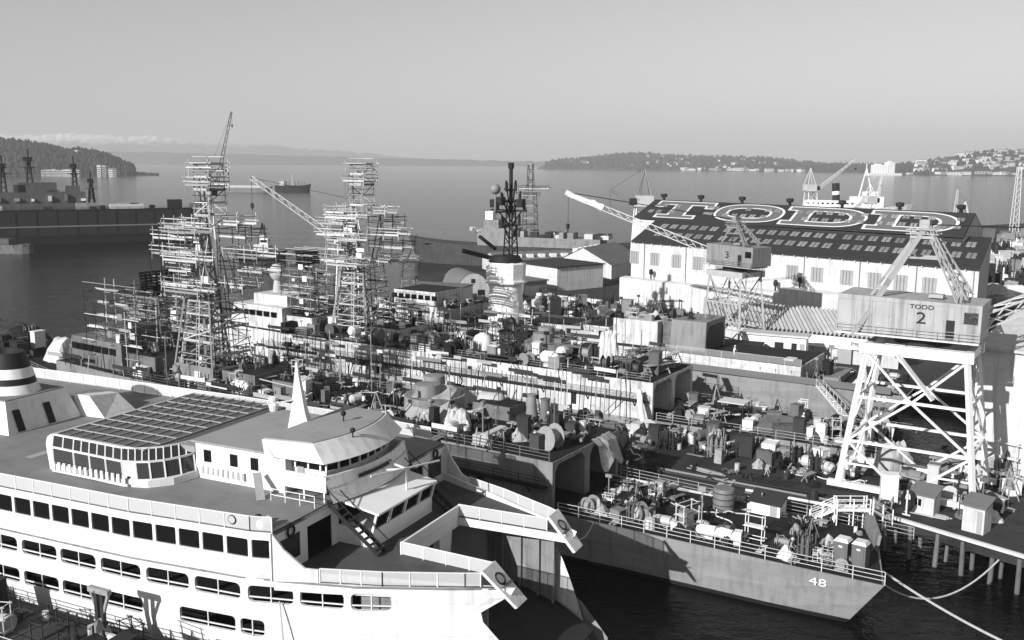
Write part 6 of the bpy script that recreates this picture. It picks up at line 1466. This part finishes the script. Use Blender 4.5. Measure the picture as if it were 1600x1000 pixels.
clutter(W0, 40, 64, 146, 166, GZ, 40, 'on the wharf before the corrugated shed', 119, None, 1.0, 2.0, lambda x, y: 157 - (x - 43) * .62 > y > 152 - (x - 43) * .62)
clutter(W0, -26, 8, 224, 258, GZ, 60, 'on the wharf round the arched hut', 120, BOXY, 1.1, 2.4)
clutter(F1, 45, 100, -100, -78, GZ, 90, 'on the wharf beyond frigate 1070', 121, None, 1.0, 2.2, dark=.3)

FINE = ['cable_tangle', 'leaning_ladder', 'staging_frame', 'rigging_tripod', 'deck_winch', 'hose_coil', 'steel_drum', 'wooden_crate', 'plank_stack', 'scrap_heap', 'work_lamp', 'gas_bottle_rack', 'trestle_bench']
clutter(F1, 30, 96, -6.4, 6.4, 9.64, 150, 'crowding the roof of frigate 48', 141, FINE, .55, 1.1, dark=.3)
clutter(F2, 30, 96, -6.6, 6.6, 9.64, 170, 'crowding the roof of the pale-sided frigate', 142, FINE, .6, 1.2, dark=.3)
clutter(F1, 0, 28, -6.0, 5.4, 4.53, 50, 'littering the stern of frigate 48', 143, FINE, .45, .85, lambda x, y: y > 2.0 or x > 19 or y < -4)
clutter(F2, 0, 28, -6.0, 6.0, 4.53, 60, 'littering the stern of the pale-sided frigate', 144, FINE, .6, 1.1)
clutter(F1, 8, 60, -29, -19, GZ, 80, 'littering the pier', 145, FINE, .6, 1.1, dark=.3)
clutter(F3, 48, 110, -6.0, 6.0, 8.06, 80, 'crowding the decks of frigate 1070', 146, FINE, .7, 1.4, lambda x, y: abs(y) > 4.9 or 66 < x < 80, dark=.3)
clutter(F3, 31.5, 47, -3.6, 3.8, lambda x: 12.93 if x < 37 else 12.66 if x < 39.4 else 12.24, 26, 'on the hangar top of frigate 1070', 147, None, .6, 1.1)
clutter(F3, 80.5, 97.5, -5.2, 5.2, 11.04, 26, 'on the bridge deck of frigate 1070', 148, FINE, .6, 1.1, lambda x, y: x < 84.6 or x > 95.5)
for q, (x0_, x1_, y0_, y1_, z_) in enumerate(((66.3, 71.5, -3.2, 1.6, 11.24), (74.4, 79.4, -4.0, 2.6, 11.64), (91.4, 96.2, -4.3, 4.3, 12.24))):
    clutter(F1, x0_, x1_, y0_, y1_, z_, 9, 'on a deckhouse top of frigate 48', 150 + q, FINE, .5, .9); clutter(F2, x0_, x1_, y0_, y1_, z_, 9, 'on a deckhouse top of the pale-sided frigate', 155 + q, FINE, .5, .9)

# ---- sheet-metal fence of dark steel plates stacked at the yard's far right
for k in range(9):
    x = 96 + k * 4.2; y = 262 - k * 2.2 + (k % 3) * 6; t = root('stored_module', 'dark upright steel module in the far yard, number %s from the hall' % 'one two three four five six seven eight nine'.split()[k], 'module', (x, y, GZ), R(-30 + 7 * (k % 4)), 'modules stored beyond the hall')
    MB().box(-1.8, 1.8, -1.2, 1.2, 0, 6 + (k % 4)).build('shell', DIM, t); blk('hatch', -.6, .6, -1.26, -1.18, .2, 2.2, BLACK, t)

# ---- staging poles along the ships' sides and loose hoses
def staging(F, label, x0, x1, y, z0, z1, n, seed):
    t = root('scaffold_stage', label, 'scaffolding', F.w(0, 0), F.a); rr = random.Random(seed)
    for k in range(n):
        x = x0 + (x1 - x0) * (k + rr.uniform(-.3, .3)) / n; h = rr.uniform(.55, 1.0); rod('standard_pole', (x, y + rr.uniform(-.2, .4), z0), (x + rr.uniform(-.3, .3), y, z0 + (z1 - z0) * h), .06, rr.choice((SCAFD, SCAFD, SCAF)), t)
        if rr.random() < .45: z = rr.uniform(z0 + 1, z1 - 1); bar('plank', (x, y + .3, z), (x + rr.uniform(2, 5), y + .3, z + rr.uniform(-.1, .1)), .05, rr.choice((PLANK, SCAFD)), t, .5)
        if rr.random() < .3: z = rr.uniform(z0, z1 - 3); bar('brace_pole', (x, y + .2, z), (x + rr.uniform(-3, 3), y + .2, z + 2.6), .08, SCAFD, t)
staging(F2, 'straggling pole staging along the lit side of the pale-sided frigate', 32, 112, 7.9, 4.6, 11.8, 58, 51)
staging(F2, 'straggling pole staging along the far side of the pale-sided frigate', 32, 96, -6.6, 9.6, 13.2, 34, 52)
staging(F1, 'low pole staging along the near roof edge of frigate 48', 34, 110, 6.9, 9.6, 12.4, 40, 53)
staging(F1, 'low pole staging along the far roof edge of frigate 48', 34, 110, -6.9, 9.6, 13.0, 46, 54)
staging(F3, 'thin pole staging along the near side of frigate 1070', 46, 112, 6.8, 8.0, 13.0, 40, 55)
def hoses(F, x0, x1, y0, y1, z, n, where, seed):
    rr = random.Random(seed)
    for k in range(n):
        x, y = rr.uniform(x0, x1), rr.uniform(y0, y1); a = rr.uniform(0, 6.3); P = [F.w(x, y, z + .1)]
        for i in range(12): a += rr.gauss(0, .55); x += .75 * math.cos(a); y += .55 * math.sin(a); y = max(y0, min(y1, y)); x = max(x0, min(x1, x)); P.append(F.w(x, y, z + .1 + (rr.random() * .5 if rr.random() < .2 else 0)))
        m = rr.choice((BLACK, DIM, PALE)); tag(MB().path(P, .07, 5).build('air_hose', m, None, True), ('pale' if m is PALE else 'black') + ' hose snaking ' + where, 'hose', 'hoses ' + where)
hoses(F1, 2, 28, -5.6, 5.4, 4.53, 10, 'over the stern deck of frigate 48', 61); hoses(F1, 30, 95, -6, 6, 9.64, 14, 'over the roof of frigate 48', 62)
hoses(F2, 2, 28, -5.6, 5.6, 4.53, 10, 'over the stern deck of the pale-sided frigate', 63); hoses(F2, 30, 95, -6, 6, 9.64, 14, 'over the roof of the pale-sided frigate', 64); hoses(F1, 6, 60, -28, -12, GZ, 14, 'along the pier', 65)
def cable(F, x, y, z, dx, dz, out, m): 
    P = [F.w(x + dx * i / 8, y + out * math.sin(math.pi * i / 8), z - dz * i / 8 - .4 * math.sin(math.pi * i / 8)) for i in range(9)]; tag(MB().path(P, .06, 5).build('shore_cable', m, None, True), 'thin dark cable draped down the hull of the pale-sided frigate', 'cable', 'shore cables of the pale-sided frigate')
rr = random.Random(66)
for k in range(14): cable(F2, rr.uniform(3, 27), 6.4, 4.6, rr.uniform(-2, 3), rr.uniform(1.0, 1.2), .9, BLACK)

# ================================================================== WORK BARGE BELOW THE FERRY
t = root('work_barge', 'dark cluttered work barge lying against the near side of the ferry', 'barge', FE.w(0, 0), FE.a)
MB().prism([(-70, -31), (-17, -31), (-14.5, -15.2), (-70, -15.2)], 0, 5.6).build('hull', BLACK, t); 
for k in range(26): blk('deck_plank', -68 + 2.0 * k, -66.1 + 2.0 * k, -30.5, -15.4, 5.6, 5.66, TIMBER, t)
wires(t, [(-60, -15.5, 5.6), (-16, -15.5, 5.6)], 1.0, 3, 'barge_rail', DIM); wires(t, [(-40, -20.2, 5.6), (-22, -20.2, 5.6)], 1.0, 2, 'barge_rail', PALE)
t = root('bollard_post', 'rusty forked post standing on the work barge against the ferry side', 'post', FE.w(-24.6, -16.2, 5.6), FE.a)
MB().tube((-.2, 0, 0), (-.25, 0, 3.6), .2, 8).tube((.3, 0, 0), (.3, 0, 3.6), .18, 8).build('shaft', DIM, t, True); bar('crosshead', (-.9, 0, 3.6), (1.0, 0, 3.6), .35, STEEL, t); bar('knee', (.9, 0, 3.5), (.3, 0, 1.9), .18, STEEL, t); bar('knee', (-.8, 0, 3.5), (-.25, 0, 2.2), .18, STEEL, t)
tarp('tarpaulin_tent', 'pale crumpled canvas lying on the work barge', FE.w(-22.6, -17.0, 6.2), FE.a, 1.6, .7, .5, 15, PALE)
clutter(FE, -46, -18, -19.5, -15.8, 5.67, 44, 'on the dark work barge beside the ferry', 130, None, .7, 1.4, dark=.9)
rope('thin fall rope dangling from a ferry gallery opening', FE.w(-13.0, -11.6, 8.9), FE.w(-12.2, -12.2, 5.0), -.3, .05)

# ================================================================== PEOPLE
PEOPLE = []
def person(label, loc, rz, top, legs, hat, stride=.0, lean=0.0, arm=(.25, .1)):
    """one continuous body grown from a jointed skeleton"""
    J = {}; E_ = []; V = []; Rd = []
    def j(n, p, r, par=None):
        J[n] = len(V); V.append(p); Rd.append(r)
        if par: E_.append((J[par], J[n]))
    l = lean
    j('pelvis', (0, 0, .96), .15); j('waist', (l * .15, 0, 1.1), .14, 'pelvis'); j('chest', (l * .4, 0, 1.34), .165, 'waist'); j('neck', (l * .55, 0, 1.5), .065, 'chest'); j('head0', (l * .62 + .015, 0, 1.585), .085, 'neck'); j('head1', (l * .66 + .02, 0, 1.70), .1, 'head0'); j('crown', (l * .68, 0, 1.765), .07, 'head1')
    for s, n in ((1, 'l'), (-1, 'r')):
        f = s * stride
        j('hip' + n, (f * .05, s * .1, .9), .11, 'pelvis'); j('knee' + n, (f * .45 + .05, s * .11, .5), .07, 'hip' + n); j('ankle' + n, (f * .75 - .03, s * .11, .09), .045, 'knee' + n); j('toe' + n, (f * .75 + .15, s * .13, .04), .04, 'ankle' + n)
        a = arm[0] * s if stride else arm[0]
        j('sh' + n, (l * .45, s * .19, 1.43), .07, 'chest'); j('elb' + n, (l * .45 - f * .2 + .02, s * .25, 1.15), .05, 'sh' + n); j('wr' + n, (l * .45 - f * .3 + arm[0], s * .25, .93 + arm[1]), .035, 'elb' + n); j('palm' + n, (l * .45 - f * .3 + arm[0] + .03, s * .25, .85 + arm[1]), .038, 'wr' + n)
        for q, dx in enumerate((-.03, -.01, .012, .032)): j('fin%d' % q + n, (l * .45 - f * .3 + arm[0] + .04 + dx, s * .24, .765 + arm[1] + .012 * abs(q - 1.5)), .009, 'palm' + n)
        j('thumb' + n, (l * .45 - f * .3 + arm[0] + .075, s * .235, .82 + arm[1]), .01, 'palm' + n)
    me = bpy.data.meshes.new('person'); me.from_pydata(V, E_, []); o = link('person', me, None, loc, (0, 0, rz)); tag(o, label, 'person')
    o.modifiers.new('skin', 'SKIN')
    if not me.skin_vertices: return o
    for i, r in enumerate(Rd): me.skin_vertices[0].data[i].radius = (r, r); me.skin_vertices[0].data[i].use_root = (i == 0)
    sb = o.modifiers.new('sub', 'SUBSURF'); sb.levels = 1; sb.render_levels = 1
    PEOPLE.append((o, top, legs))
    hb_ = MB()
    if hat: hb_.lathe([(.155, 1.69), (.15, 1.70), (.125, 1.71), (.12, 1.78), (.08, 1.84), (.01, 1.86)], 12, (l * .68 + .02, 0, 0)); hb_.build('hard_hat', hat, o, True)
    else: hb_.lathe([(.1, 1.66), (.115, 1.72), (.09, 1.8), (.01, 1.83)], 10, (l * .68 - .01, 0, 0)); hb_.build('hair', CLOTHD, o, True)
    return o
person('person in dark jacket and white trousers striding across the stern deck of 48', F1.w(16.6, -1.4, 4.53), R(250), CLOTHD, CLOTHW, None, .45, .1)
person('person in dark overalls and white hard hat standing near the hangar of 48', F1.w(20.6, 1.0, 4.53), R(30), CLOTHD, CLOTHD, WHITE, 0, .05)
person('person in pale shirt standing just behind the hard-hatted one on 48', F1.w(21.0, -1.6, 4.53), R(200), CLOTHG, CLOTHD, WHITE, 0, 0)
person('person in white overalls standing on the hangar roof of frigate 48', F1.w(32.2, 4.4, 9.64), R(300), CLOTHW, CLOTHW, WHITE, 0, .1)
person('person in grey shirt standing on the quay by the stair bridge', (38.4, 92.4, GZ), R(140), CLOTHG, CLOTHG, WHITE, 0, 0)
person('person in white shirt on the stern deck of the pale-sided frigate', F2.w(11, -1.0, 4.53), R(30), CLOTHW, CLOTHD, WHITE, 0, .2)

CREW = ((F1, 46, 4.6, 9.64, 'near the tarpaulin tent on frigate 48', CLOTHG, CLOTHD, WHITE), (F1, 57, 2.0, 9.64, 'amid the roof gear forward of the tent on frigate 48', CLOTHW, CLOTHD, None), (F1, 35.0, -3.0, 9.64, 'by the two cowls on frigate 48', CLOTHD, CLOTHD, PALE),
        (F2, 44, 5.2, 9.64, 'at the lit roof rail of the pale-sided frigate', CLOTHW, CLOTHG, WHITE), (F2, 63, 4.4, 9.64, 'by the gun dome of the pale-sided frigate', CLOTHD, CLOTHG, WHITE), (F2, 22, 4.0, 4.53, 'beside the work canopy on the pale-sided frigate', CLOTHG, CLOTHD, WHITE),
        (F1, 22, -23, GZ, 'among the pier crates', CLOTHD, CLOTHG, WHITE), (F1, 6.0, 4.6, 4.53, 'at the deck edge rail above the hull number 48', CLOTHG, CLOTHD, PALE), (F3, 26, 5.0, 8.06, 'behind the mesh fence of frigate 1070', CLOTHW, CLOTHW, WHITE))
for k, (F_, x, y, z, wh, tp, lg, ht) in enumerate(CREW):
    person('person in %s top %s' % ('white' if tp is CLOTHW else 'dark' if tp is CLOTHD else 'grey', wh), F_.w(x, y, z + .005), R(47 * k), tp, lg, ht, .3 if k % 3 == 0 else 0, .1 * (k % 3))

# ================================================================== HAZE
hz = MB().box(-15000, 15000, -400, 21500, -3, 540).build('haze', WATER); hz.data.materials.clear()
hm = bpy.data.materials.new('harbour_haze'); hm.use_nodes = True; nt = hm.node_tree
for n_ in list(nt.nodes):
    if n_.type == 'BSDF_PRINCIPLED': nt.nodes.remove(n_)
pv = nt.nodes.new('ShaderNodeVolumePrincipled'); pv.inputs['Color'].default_value = (.93, .93, .93, 1); pv.inputs['Density'].default_value = 1.0e-4; pv.inputs['Anisotropy'].default_value = 0.0
nt.links.new(pv.outputs[0], nt.nodes['Material Output'].inputs['Volume']); hz.data.materials.append(hm); hz['kind'] = 'stuff'; hz['label'] = 'thin pale haze over the harbour'

# ------------------------------------------------------------------ turn lettering and skinned bodies into plain meshes
dg = bpy.context.evaluated_depsgraph_get(); done = []
for o in [o for o in COL.objects if o.type == 'FONT'] + [p[0] for p in PEOPLE]: done.append((o, bpy.data.meshes.new_from_object(o.evaluated_get(dg), depsgraph=dg)))
pe = {p[0].name: p for p in PEOPLE}
for o, me in done:
    if o.type == 'FONT':
        n_ = bpy.data.objects.new('tmp_letters', me); COL.objects.link(n_); n_.parent = o.parent; n_.matrix_local = o.matrix_local.copy(); n_.rotation_euler = o.rotation_euler; n_.location = o.location; n_.scale = o.scale
        nm = o.name.split('.')[0]; bpy.data.objects.remove(o); n_.name = nm
    else:
        _, top, legs = pe[o.name]; o.modifiers.clear(); me.materials.clear()
        for m in (SKIN, top, legs, BLACK): me.materials.append(m)
        for p in me.polygons:
            c = p.center; p.use_smooth = True
            p.material_index = 3 if c.z < .11 else 2 if c.z < 1.0 and abs(c.y) < .2 else 1 if c.z < 1.5 and c.z > .93 else 0
        o.data = me
